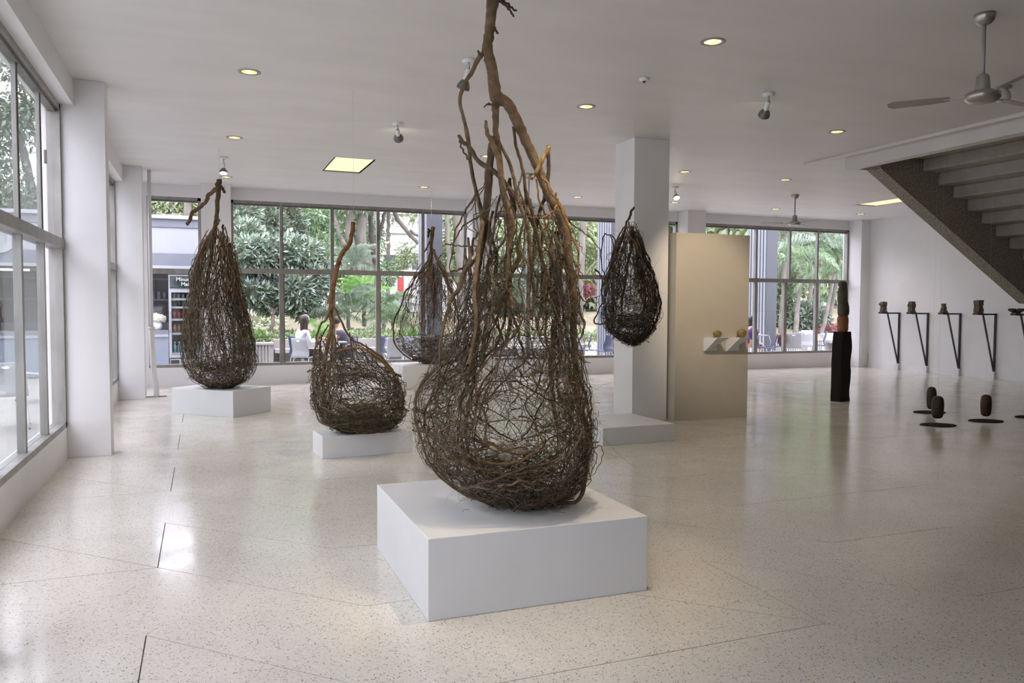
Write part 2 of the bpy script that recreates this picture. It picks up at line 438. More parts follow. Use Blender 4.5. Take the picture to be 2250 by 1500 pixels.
MB().box(12.70 - 9.34, 6.2 - 9.0, 1.62, 14.4 - 9.34, 9.20 - 9.0, 1.86, 0.01).build('landing', STRINGER, st)
MB().box(13.4 - 9.34, 8.7 - 9.0, 0, 13.7 - 9.34, 9.0 - 9.0, 1.62, 0.01).build('landing_post', STRINGER, st)
MB().box(13.4 - 9.34, 6.4 - 9.0, 0, 13.7 - 9.34, 6.7 - 9.0, 1.62, 0.01).build('landing_post', STRINGER, st)

# ------------------------------------------------------------------ windows
def window(name, ax, a, b, z0, z1, zt, divs_up, divs_lo, label, off, sign, skip_glass=False):
    """ax 'x': along X in a wall of constant Y=off ; ax 'y': along Y in a wall of constant X=off. sign: outward direction"""
    root = thing(name, label, None, (0, 0, 0), kind='structure')
    def bx(mb, u0, v0, u1, v1, t0, t1):
        lo, hi = sorted((off + sign * t0, off + sign * t1))
        if ax == 'x': mb.box(u0, lo, v0, u1, hi, v1)
        else: mb.box(lo, u0, v0, hi, u1, v1)
    f = 0.055
    for (u0, v0, u1, v1) in ((a, z0, b, z0 + f), (a, z1 - f, b, z1), (a, z0, a + f, z1), (b - f, z0, b, z1)):
        mb = MB(); bx(mb, u0, v0, u1, v1, 0.0, 0.12); mb.build('frame_bar', ALU, root)
    mb = MB(); bx(mb, a, zt, b, zt + 0.095, -0.015, 0.13); mb.build('transom', ALU, root)
    mb = MB(); bx(mb, a, z1 - f - 0.03, b, z1 - f, 0.03, 0.10); mb.build('track', ALUD, root)
    for (divs, v0, v1, wd) in ((divs_up, zt + 0.095, z1 - f, 0.05), (divs_lo, z0 + f, zt, 0.085)):
        for i, u in enumerate(divs):
            slim = ax == 'y' and v0 > zt
            w2, d0, d1 = (0.034, 0.05, 0.082) if slim else (wd, 0.02, 0.10) if ax == 'x' else (0.07, 0.035, 0.095)
            mb = MB(); bx(mb, u - w2 / 2, v0, u + w2 / 2, v1, d0, d1); mb.build('mullion', ALU, root)
            mb = MB(); bx(mb, u + wd / 2, v0, u + wd / 2 + 0.018, v1, 0.045, 0.085); mb.build('sash_edge', ALUD, root)
            if v0 > zt and i % 2 == 0:
                mb = MB(); zc = v0 + 0.62; bx(mb, u - 0.012, zc, u + 0.012, zc + 0.12, 0.0, 0.02); mb.build('latch', ALUD, root)
        ed = [a + f] + list(divs) + [b - f]
        for u0, u1 in zip(ed, ed[1:]):
            mb = MB(); bx(mb, u0, v0, u1, v1, 0.064, 0.068); mb.build('pane', GLASS, root)
    return root
window('window_1', 'x', -0.93, 0.0, ZS, ZH, 2.13, [], [], 'narrow back window looking onto the kiosk', YB, 1)
window('window_2', 'x', 0.52, 5.26, ZS, ZH, 2.165, [1.455, 2.435, 3.366, 4.311], [1.455, 2.435, 3.366, 4.311], 'wide back window onto the garden behind the seated pair', YB, 1)
window('window_3', 'x', 5.76, 10.53, ZS, ZH, 2.165, [6.7, 7.65, 8.97, 9.75], [6.7, 7.65, 8.95, 9.75], 'wide back window behind the large nest', YB, 1)
window('window_4', 'x', 11.03, 15.78, ZS, ZH, 2.165, [12.0, 12.85, 13.89, 14.78], [12.0, 12.86, 13.77, 14.78], 'right back window looking onto palms', YB, 1)
for k, (a, b) in enumerate(LW):
    ds = [b - 0.8 - 0.96 * i for i in range(5) if b - 0.8 - 0.96 * i > a + 0.4]
    window('window_%d' % (5 + k), 'y', a, b, LS, LH, 2.10, ds, ds, ['left window beside the viewer', 'nearest left window seen at a steep angle', 'left window between the two white pillars', 'last left window beside the back corner'][k], XL, -1)
for k, (a, b) in enumerate(LW[:3]):
    pass

# ------------------------------------------------------------------ ceiling fittings
GR = 'recessed ceiling downlights'
dl_lab = ['lit round downlight nearest the left pillar', 'round gold downlight second from the front in the left row', 'round downlight above the forked top of the left nest', 'small round downlight right of the skylight panel near the back wall',
          'round gold downlight just right of the forked trunk top', 'round downlight nearest the viewer, upper middle of the ceiling', 'round gold downlight between the ceiling beads and the spotlight', 'round downlight right of the column',
          'round gold downlight farther right behind the column, over the far fan', 'small round downlight left of the column near the back wall', 'small round downlight beside the far ceiling fan', 'small round downlight nearest the far right corner',
          'small downlight behind the lit spotlight right of the column', 'round downlight behind the large nest branches', 'downlight out of sight above the near left window', 'downlight out of sight near the stair']
for (x, y), lb in zip(DL, dl_lab):
    t = thing('downlight', lb, 'downlight', (x, y, HC), 0, GR)
    MB().lathe([(0.072, 0.0), (0.072, -0.006), (0.106, -0.005), (0.108, 0.0)], 28).build('trim_ring', GRAYM, t)
    MB().lathe([(0.073, -0.001), (0.066, 0.05), (0.05, 0.10), (0.0, 0.12)], 28).build('reflector', GOLD, t)
    MB().lathe([(0.0, 0.03), (0.022, 0.035), (0.028, 0.05), (0.024, 0.08), (0.014, 0.10)], 14).build('bulb', BULB, t)
    if y < 16: lamp_spot('downlight_lamp', (x, y, HC - 0.012), (x, y, 0), 13, 110, rad=0.05, blend=0.9)
for nm, (x0, y0, x1, y1), lb in (('ceiling_light_box', SKYB, 'square recessed ceiling box glowing yellow, left of the large nest'), ('ceiling_light_box', SLOT, 'recessed yellow light slot partly hidden by the staircase')):
    t = thing(nm, lb, 'light', ((x0 + x1) / 2, (y0 + y1) / 2, HC))
    a, b = (x1 - x0) / 2, (y1 - y0) / 2
    MB().box(-a - 0.02, -b - 0.02, 0.0, -a, b + 0.02, 0.42).box(a, -b - 0.02, 0.0, a + 0.02, b + 0.02, 0.42).box(-a, -b - 0.02, 0, a, -b, 0.42).box(-a, b, 0, a, b + 0.02, 0.42).box(-a - .02, -b - .02, 0.42, a + .02, b + .02, 0.44).build('housing', WARM, t)
    MB().box(-a, -b, 0.012, a, b, 0.02).build('diffuser', mat('diffuser_glow', (0.8, 0.75, 0.5), 0.5, emit=(1.0, 0.83, 0.42), estr=0.38), t)
    for q_ in (-0.3, 0.3): MB().tube([(a * q_ * 2, -b + 0.1, 0.05), (a * q_ * 2, b - 0.1, 0.05)], 0.012, 10).build('tube_lamp', mat('tube_glow', (1, 1, 0.8), 0.5, emit=(1.0, 0.86, 0.5), estr=1.0), t)

def spotlight(loc, aim, label, lit, power, cone=50):
    x, y = loc
    t = thing('spotlight', label, 'spotlight', (x, y, HC), 0, 'ceiling spotlights')
    MB().lathe([(0.0, 0.0), (0.062, 0.0), (0.062, -0.022), (0.0, -0.026)], 20).build('mount_plate', WHITEP, t)
    MB().tube([(0, 0, -0.02), (0, 0, -0.075)], 0.009).lathe([(0, -.015), (0.016, 0), (0, 0.015)], 10, (0, 0, -0.08)).build('swivel', CHROME, t)
    d = (Vector(aim) - Vector((x, y, HC - 0.1))).normalized()
    q = (-d).to_track_quat('Z', 'Y').to_matrix().to_4x4()
    o = Vector((0, 0, -0.085))
    MB().lathe([(0.0, 0.0), (0.026, -0.004), (0.026, -0.10), (0.02, -0.11)], 18, o, q).build('lamp_holder', WHITEP, t)
    hb = MB().lathe([(0.022, -0.095), (0.034, -0.11), (0.056, -0.15), (0.062, -0.175), (0.060, -0.185), (0.054, -0.183)], 24, o, q)
    h = hb.build('reflector_head', mat('spot_grey', (0.17, 0.17, 0.17), 0.4, metal=0.6), t)
    rb = MB()
    for k in range(16):
        a = 2 * PI * k / 16; c, s_ = math.cos(a), math.sin(a)
        n0 = o + (q @ Vector((c * 0.038, s_ * 0.038, -0.115))); n1 = o + (q @ Vector((c * 0.060, s_ * 0.060, -0.16)))
        rb.tube([n0, n1], 0.003, 4)
    rb.build('cooling_fins', mat('fin_grey', (0.30, 0.30, 0.30), 0.4, metal=0.6), h)
    MB().lathe([(0.0, -0.178), (0.053, -0.176)], 24, o, q).build('lens', BULB if lit else mat('lens_off', (0.7, 0.7, 0.65), 0.2), t)
    if power:
        p = Vector((x, y, HC)) + o + (q @ Vector((0, 0, -0.20)))
        lamp_spot('spotlight_lamp', p, aim, power, cone, rad=0.05, blend=0.8)
spotlight((2.29, 6.94), (1.75, 8.4, 0.9), 'grey spotlight hanging behind the forked trunk of the large nest', True, 45, 50)
spotlight((2.26, 9.64), (3.9, 14.6, 1.3), 'grey spotlight on the ceiling above the round middle nest', True, 70, 45)
spotlight((0.33, 12.87), (0.25, 11.9, 1.2), 'small lit spotlight above the left nest', True, 40, 50)
spotlight((5.57, 6.84), (6.42, 9.12, 1.75), 'grey spotlight in the middle of the ceiling, aimed at the display panel', True, 95, 44)
spotlight((8.3, 12.8), (7.6, 10.5, 1.0), 'small lit spotlight right of the column', True, 25, 50)
spotlight((3.6, 2.4), (1.75, 4.25, 1.9), 'spotlight above the viewer aimed at the large nest', True, 45, 50)
spotlight((2.0, 3.72), (1.72, 3.95, 0.4), 'added unseen spotlight straight over the large nest', True, 62, 50)  # added lamp out of view, lights the plinth top from overhead

def fan(loc, rot, label, drop=0.42):
    x, y = loc
    t = thing('ceiling_fan', label, 'fan', (x, y, HC), rot, 'grey ceiling fans')
    MB().lathe([(0, 0), (0.075, 0), (0.077, -0.02), (0.066, -0.05), (0.045, -0.075), (0.02, -0.085), (0, -0.085)], 26).build('canopy', CHROME, t)
    MB().tube([(0, 0, -0.08), (0, 0, -drop)], 0.0125, 12).build('rod', GRAYM, t)
    z = -drop
    MB().lathe([(0, z + 0.02), (0.03, z + 0.015), (0.045, z), (0.055, z - 0.10), (0.055, z - 0.115), (0, z - 0.115)], 24).build('motor_cover', GRAYM, t)
    MB().lathe([(0, z - 0.105), (0.085, z - 0.11), (0.125, z - 0.13), (0.125, z - 0.165), (0.10, z - 0.19), (0.05, z - 0.2), (0, z - 0.2)], 30).build('motor', CHROME, t)
    for k in range(3):
        a = 2 * PI * k / 3
        mt = Matrix.Rotation(a, 4, 'Z')
        bl = MB().box(0.11, -0.012, z - 0.15, 0.26, 0.012, z - 0.144, mtx=mt).build('blade_arm', CHROME, t)
        b = bmesh.new()
        prof = [(0.22, -0.045), (0.35, -0.06), (0.62, -0.065), (0.66, -0.03), (0.66, 0.03), (0.62, 0.06), (0.35, 0.045), (0.22, 0.03)]
        lo = [b.verts.new((px_, py_, z - 0.142 + py_ * 0.22)) for px_, py_ in prof]; hi = [b.verts.new((px_, py_, z - 0.138 + py_ * 0.22)) for px_, py_ in prof]
        b.faces.new(lo[::-1]); b.faces.new(hi)
        for i in range(8): b.faces.new((lo[i], lo[(i + 1) % 8], hi[(i + 1) % 8], hi[i]))
        bmesh.ops.transform(b, matrix=mt, verts=b.verts[:])
        bmesh.ops.recalc_face_normals(b, faces=b.faces)
        me = bpy.data.meshes.new('blade'); b.to_mesh(me); b.free(); link('blade', me, GRAYM, t)
fan((5.60, 4.40), 0.15, 'grey ceiling fan at the upper right, nearest the viewer', 0.47)
fan((11.07, 12.74), 0.5, 'small distant ceiling fan above the right back window')
fan((5.2, 12.5), 0.9, 'ceiling fan half hidden behind the large nest')
t = thing('ceiling_bulb_lamp', 'frosted bulb lamp on the ceiling beside the near fan', 'lamp', (*onz(2205, 190, HC)[:2], HC))
MB().lathe([(0, 0), (0.075, 0), (0.07, -0.02), (0, -0.025)], 22).build('lamp_base', GRAYM, t)
MB().lathe([(0.035, -0.02), (0.055, -0.05), (0.072, -0.10), (0.068, -0.135), (0.045, -0.16), (0, -0.168)], 24).build('globe', mat('frosted', (0.52, 0.50, 0.46), 0.35), t)
t = thing('smoke_detector', 'tiny white ceiling sensor between the forked trunk and the upper middle downlight', 'detector', (4.07, 6.85, HC))
MB().lathe([(0, 0), (0.05, 0), (0.048, -0.018), (0.03, -0.03), (0, -0.03)], 20).build('housing', WHITEP, t)
MB().lathe([(0, -0.029), (0.018, -0.03), (0.012, -0.045), (0, -0.046)], 14).build('sensor_dome', mat('dark_plastic', (0.1, 0.09, 0.08), 0.4), t)

# pipe in the left corner
t = thing('drain_pipe', 'white pipe with a bent lower end beside the far left pillar', 'pipe', (-0.80, 14.58, 0))
MB().tube([(0, 0, HC - 0.002), (0, 0, 2.2), (0.0, 0, 1.12)], 0.03, 12).build('upper_pipe', WALL, t)
MB().tube(smooth_path([(0.0, 0, 1.16), (0.01, 0, 0.8), (0.02, -0.02, 0.5), (0.055, -0.05, 0.22), (0.06, -0.05, 0.0)], 20), 0.045, 12).build('lower_pipe', WALL, t)
MB().lathe([(0.034, -0.02), (0.052, -0.02), (0.052, 0.03), (0.034, 0.03)], 16, (0, 0, 1.15)).build('coupling', WALL, t)
MB().box(-0.10, -0.07, 0.0, 0.22, 0.02, 0.006).build('foot_plate', DARKST, t)

# ------------------------------------------------------------------ plinths
def plinth(corner, yaw, sx_, sy_, h, label):
    """corner = the front-left floor corner, box extends along +x', +y' of its yaw"""
    t = MB().box(0, 0, 0, sx_, sy_, h, 0.004).build('plinth', PLIN)
    t.location = (corner[0], corner[1], 0); t.rotation_euler = (0, 0, yaw)
    return tag(t, label, 'plinth', 'white plinths')
plinth((1.012, 3.695), -0.008, 1.232, 1.26, 0.411, 'large white box plinth in the foreground under the tallest nest')
plinth((0.376, 11.452), math.atan2(0.555, 0.542), 0.776, 1.12, 0.365, 'white plinth set cornerwise under the left nest')
plinth((1.107, 8.046), 0.078, 0.955, 0.46, 0.228, 'low white plinth under the round middle nest')
plinth((3.432, 14.255), 0.02, 1.35, 0.95, 0.437, 'white plinth near the back wall partly hidden by the large nest')
plinth((4.119, 7.731), 0.03, 0.946, 0.95, 0.20, 'low white plinth at the foot of the column')

# ------------------------------------------------------------------ nests
CR = RM[:, 0]; FW = -RM[:, 2].copy(); FWH = np.array([FW[0], FW[1], 0]) / math.hypot(FW[0], FW[1]); RTH = np.array([FWH[1], -FWH[0], 0])
def dep_of(x, y): return FW[0] * x + FW[1] * y
class Nest:
    def __init__(s, name, label, centre, rows, zmin=-9):
        s.zmin = zmin
        s.dep = dep_of(*centre) ; s.k = s.dep / FOC
        s.t = thing(name, label, 'sculpture', (centre[0], centre[1], 0), 0, 'woven branch nests')
        s.org = np.array([centre[0], centre[1], 0.0])
        py = np.array([r[0] for r in rows], float); xl = np.array([r[1] for r in rows], float); xr = np.array([r[2] for r in rows], float)
        c = np.array([ond((a + b) / 2, y, s.dep) for y, a, b in zip(py, xl, xr)]); s.c0 = c; s.r0 = (xr - xl) / 2 * s.k
        L = np.concatenate([[0], np.cumsum(np.hypot(np.diff(s.r0), np.diff(c[:, 2])))]); s.u0 = L / L[-1]; s.len = L[-1]
        s.parts = 0; s.stuff = []
    def surf(s, u, th, k=1.0):
        flip = u > 1; uu = np.where(flip, 2 - u, u); uu = np.clip(uu, 0, 1); tt = th + np.where(flip, PI, 0)
        r = np.interp(uu, s.u0, s.r0) * k
        c = np.stack([np.interp(uu, s.u0, s.c0[:, i]) for i in range(3)], -1)
        return c + (np.cos(tt) * r)[..., None] * RTH + (np.sin(tt) * r * s.flat)[..., None] * FWH
    flat = 0.92
    def noise(s, S, N, amp, f=3.0):
        x = np.linspace(0, 1, N)[None, :, None]; o = np.zeros((S, N, 3))
        for k in range(1, 5): o += np.sin(2 * PI * (x * f * k * rng.uniform(0.4, 1.1, (S, 1, 3)) + rng.random((S, 1, 3)))) / k ** 1.15
        return o * amp
    opening = None
    def deflect(s, P):
        if s.opening is None: return P
        (ox, oy, ax, ay) = s.opening
        o = ond(ox, oy, s.dep); q = P - o; a = q @ RTH; b = q[..., 2]; d = q @ FWH
        A, B = ax * s.k, ay * s.k
        phi = np.arctan2(b / B, a / A)
        S = P.shape[0]; sh = (slice(None),) + (None,) * (P.ndim - 2)
        lob = 1 + 0.16 * np.sin(2 * phi + 0.7) + 0.10 * np.sin(3 * phi + 2.0) + (0.16 * rng.standard_normal(S))[sh]
        e = np.sqrt((a / A) ** 2 + (b / B) ** 2) / lob + 1e-6
        skip = (rng.random(S) < 0.12)[sh]
        ne = np.where((e < 1.3) & (d < 0.05) & ~skip, 0.72 + 0.58 * (e / 1.3) ** 1.5, e)
        f = (ne / e)[..., None]
        f = np.where(e[..., None] < 0.02, 1, np.minimum(f, 6))
        return P + (f - 1) * (a[..., None] * RTH + b[..., None] * np.array([0, 0, 1.0]))
    def rad(s, S, N, r0, r1, tip=0.35):
        base = np.exp(rng.uniform(math.log(r0), math.log(r1), (S, 1)))
        return base * np.linspace(1, tip, N)[None] * (1 + 0.08 * rng.standard_normal((S, N)))
    def emit(s, P, R, sides=4, tone=None, part=None, toner=(0.45, 1.25)):
        """adds strands; part=name -> every strand an object of its own, else joined"""
        P = P - s.org; P[..., 2] = np.maximum(P[..., 2], s.zmin + R)
        S = len(P)
        tn = rng.uniform(*toner, (S, 1)) * np.array([1.0, 1.0, 1.0]) * (1 + 0.10 * rng.standard_normal((S, 3)) * np.array([1, .3, -1])) if tone is None else np.tile(np.array(tone), (S, 1))
        if part:
            for i in range(S):
                V, F, _ = tubes(P[i:i + 1], R[i:i + 1], sides)
                n0 = len(V); N = P.shape[1]
                F = np.vstack([F, np.array([[0, sides - 1, sides // 2, 1]]) if sides == 4 else np.empty((0, 4), int)])
                V = np.vstack([V, P[i, :1], P[i, -1:]])
                caps = [[n0, j, (j + 1) % sides, (j + 1) % sides] for j in range(0)]
                me = np_mesh(part, V[:n0], F, np.clip(tn[i], 0, 3))
                link(part, me, BARK, s.t)
        else:
            s.stuff.append((P, R, sides, tn))
    def finish(s, name='twigs'):
        Vs, Fs, Ts, n0 = [], [], [], 0
        for P, R, sides, tn in s.stuff:
            V, F, sid = tubes(P, R, sides); Vs.append(V); Fs.append(F + n0); Ts.append(tn[sid]); n0 += len(V)
        o = link(name, np_mesh(name, np.vstack(Vs), np.vstack(Fs), np.clip(np.vstack(Ts), 0, 3)), BARK, s.t)
        o['kind'] = 'stuff'
    def vertical(s, S, u0, u1, drift, amp, r0, r1, k=(0.82, 1.03), N=34, part=None, sides=4, f=2.5, th=None, toner=(0.45, 1.25)):
        a = rng.uniform(*u0, (S, 1)); b = rng.uniform(*u1, (S, 1)); x = np.linspace(0, 1, N)[None]
        u = a + (b - a) * x
        t = (rng.uniform(0, 2 * PI, (S, 1)) if th is None else rng.uniform(*th, (S, 1))) + rng.normal(0, drift, (S, 1)) * x + 0.16 * np.sin(2 * PI * (x * rng.uniform(0.5, 2, (S, 1)) + rng.random((S, 1))))
        kk = rng.uniform(*k, (S, 1)) + 0.03 * np.sin(2 * PI * (x * rng.uniform(1, 3, (S, 1)) + rng.random((S, 1))))
        P = s.deflect(s.surf(u, t, kk)) + s.noise(S, N, amp * s.len, f)
        s.emit(P, s.rad(S, N, r0, r1), sides, part=part, toner=toner)
        return P
    def sprout(s, src, S, ang, length, r0, r1, N=12, sides=3, part=None, keep=0.5, wig=0.02, toner=(0.4, 1.25)):
        '''forked twigs leaving the strands of src; returns them so they can fork again'''
        n = src.shape[1]; i = rng.integers(0, len(src), S); j = rng.integers(1, n - 2, S)
        p = src[i, j]; d = src[i, j + 1] - src[i, j - 1]; d /= np.linalg.norm(d, axis=1, keepdims=True) + 1e-9
        ax = rng.standard_normal((S, 3)); ax -= (ax * d).sum(1, keepdims=True) * d; ax /= np.linalg.norm(ax, axis=1, keepdims=True) + 1e-9
        a = rng.uniform(*ang, (S, 1)); e = d * np.cos(a) + ax * np.sin(a)
        L = rng.uniform(*length, (S, 1)); x = np.linspace(0, 1, N)[None, :, None]
        P = p[:, None] + e[:, None] * L[:, None] * x + (d - e)[:, None] * L[:, None] * keep * x ** 2 + s.noise(S, N, wig, 1.6) * x * L[:, None] * 4
        P = P + np.cumsum(rng.standard_normal((S, N, 3)), axis=1) * (L[:, None] * 0.022) * (x > 0.01)
        # keep within the basket: ease points beyond the shell back onto it
        z0_, z1_ = s.c0[-1, 2], s.c0[0, 2]; ar = np.arange(len(s.c0))
        P[:, :, 2] = z0_ + np.abs(P[:, :, 2] - z0_) + 0.004
        zc = np.interp(-P[:, :, 2], -s.c0[:, 2], ar); cc = np.stack([np.interp(zc, ar, s.c0[:, k]) for k in range(2)], -1); rr = np.interp(zc, ar, s.r0)
        v = P[:, :, :2] - cc; q = np.linalg.norm(v, axis=2); lim = np.maximum(rr, 0.12 * s.r0.max()) * rng.uniform(0.97, 1.07, (S, 1)) + 0.008
        f = np.where((q > lim) & (P[:, :, 2] < z1_), lim / (q + 1e-9), 1.0); P[:, :, :2] = cc + v * f[..., None]
        s.emit(P, s.rad(S, N, r0, r1, 0.3), sides, part=part, toner=toner)
        return P
    def swirl(s, S, uc, sweep, tilt, amp, r0, r1, k=(0.85, 1.02), N=34, part=None, sides=4, toner=(0.45, 1.25)):
        x = np.linspace(0, 1, N)[None]; t0 = rng.uniform(0, 2 * PI, (S, 1)); sw = rng.uniform(*sweep, (S, 1)) * rng.choice([-1, 1], (S, 1))
        t = t0 + sw * x; u = rng.uniform(*uc, (S, 1)) + tilt * rng.uniform(0.3, 1, (S, 1)) * np.sin(t + rng.uniform(0, 2 * PI, (S, 1)))
        kk = rng.uniform(*k, (S, 1)) + 0.04 * np.sin(2 * PI * (x * rng.uniform(1, 3, (S, 1)) + rng.random((S, 1))))
        P = s.deflect(s.surf(np.clip(u, 0, 1.2), t, kk)) + s.noise(S, N, amp * s.len, 2.5)
        s.emit(P, s.rad(S, N, r0, r1), sides, part=part, toner=toner)
        return P
    def twigs(s, S, u0, u1, length, amp, r0, r1, k=(0.8, 1.04), N=12, out=0.0, down=0.25, sides=3, toner=(0.4, 1.2)):
        u = rng.uniform(u0, u1, S); t = rng.uniform(0, 2 * PI, S); kk = rng.uniform(*k, S)
        p0 = s.deflect(s.surf(u, t, kk)); e = 0.01
        du = s.surf(np.clip(u + e, 0, 1), t, kk) - s.surf(np.clip(u - e, 0, 1), t, kk); du /= np.linalg.norm(du, axis=1, keepdims=True) + 1e-9
        nr = np.cos(t)[:, None] * RTH + np.sin(t)[:, None] * FWH; dt = np.cross(nr, du)
        a = rng.normal(0, 1.0, S); sg = rng.choice([1, 1, 1, -1], S)
        d = du * (np.cos(a) * sg)[:, None] + dt * np.sin(a)[:, None] + nr * rng.normal(out, 0.18, S)[:, None]
        L = rng.uniform(*length, S); x = np.linspace(0, 1, N)[None, :, None]
        cur = rng.normal(0, 0.30, (S, 1, 3))
        P = p0[:, None] + d[:, None] * L[:, None, None] * x + cur * L[:, None, None] * x ** 2 + s.noise(S, N, amp, 2.0) * x
        s.emit(P, s.rad(S, N, r0, r1, 0.3), sides, toner=toner)
    def drawn(s, pts, name='branch', sides=9, tone=(1, 1, 1), n=None, depth=0.0, jit=1.0):
        """a branch followed in the photo: (px, py, radius px, depth offset m)"""
        q = []
        for i, p in enumerate(pts):
            r = p[2] if len(p) > 2 else q[-1][1]; dd = p[3] if len(p) > 3 else depth
            q.append((ond(p[0], p[1], s.dep + dd), r if len(p) > 2 else q[-1][1]))
        A = np.array([[*a, r * s.k * (1.0 if name == 'trunk' else 0.84)] for a, r in q]); n = n or max(10, 5 * len(pts)); sp = smooth_path(A, n)
        P = sp[:, :3]; R = np.maximum(sp[:, 3], 0.001) * (1 + 0.05 * rng.standard_normal(n))
        P = P + s.noise(1, n, (0.0022 if name == 'trunk' else 0.0034) * jit * s.dep / 4.6, 5)[0]
        P = P - s.org; P[:, 2] = np.maximum(P[:, 2], s.zmin + R * 1.1)
        V, F, _ = tubes(P[None], R[None], sides); V = V + rng.normal(0, 1, V.shape) * np.repeat(R, sides)[:, None] * 0.045
        F = list(map(tuple, F)); N0 = len(V)
        V = np.vstack([V, P[:1], P[-1:]])
        F += [(N0, (j + 1) % sides, j, N0) for j in range(0)]
        me = bpy.data.meshes.new(name)
        fs = [tuple(int(v) for v in f) for f in F] + [tuple(range(sides))] + [tuple(range(N0 - 1, N0 - 1 - sides, -1))]
        me.from_pydata([tuple(v) for v in V[:N0]], [], fs); me.update()
        for pl in me.polygons: pl.use_smooth = len(pl.vertices) == 4
        a = me.color_attributes.new('tone', 'FLOAT_COLOR', 'POINT')
        a.data.foreach_set('color', np.tile(np.array([*tone, 1.0], dtype=np.float32), N0))
        o = link(name, me, BARK, s.t)
        # side shoots
        return o
    def wire(s, px, py, top=HC, name='wire'):
        a = ond(px, py, s.dep); MB().tube([a - s.org, np.array([a[0], a[1], top - 0.004]) - s.org], 0.0012 * s.dep / 6, 4).build(name, WIRE, s.t)
    def cup(s, px, py, rx, S, r0, r1):
        S = int(S * 0.55); c = ond(px, py, s.dep); R = rx * s.k; N = 22
        x = np.linspace(0, 1, N)[None]; v = rng.uniform(0, 1, (S, 1)); t = rng.uniform(0, 2 * PI, (S, 1)) + rng.uniform(1.0, 3.2, (S, 1)) * x
        rr = R * np.sqrt(v) * (1 + 0.1 * rng.standard_normal((S, 1))); z = 0.62 * R * v - 0.50 * R + rng.normal(0, 0.05 * R + 0.012, (S, 1)) + 0.06 * R * np.sin(t + rng.uniform(0, 6, (S, 1)))
        P = c + (np.cos(t) * rr)[..., None] * RTH + (np.sin(t) * rr)[..., None] * FWH + z[..., None] * np.array([0, 0, 1.0]) + s.noise(S, N, 0.05 * R, 2)
        s.emit(P, s.rad(S, N, r0, r1, 0.6), 3, toner=(0.35, 1.0))
def egg(px, py, dep, w_, h_, rot, label, group):
    c = ond(px, py, dep); k = dep / FOC
    prof = []
    for i in range(13):
        a = PI * i / 12; r = math.sin(a) * w_ * k / 2 * (1 + 0.12 * math.cos(a)); prof.append((r if 0 < i < 12 else 0.0, -math.cos(a) * h_ * k / 2))
    o = MB().lathe(prof, 18).build('egg', EGG); o.location = c.tolist(); o.rotation_euler = (rot[0], rot[1], 0)
    return tag(o, label, 'egg', group)

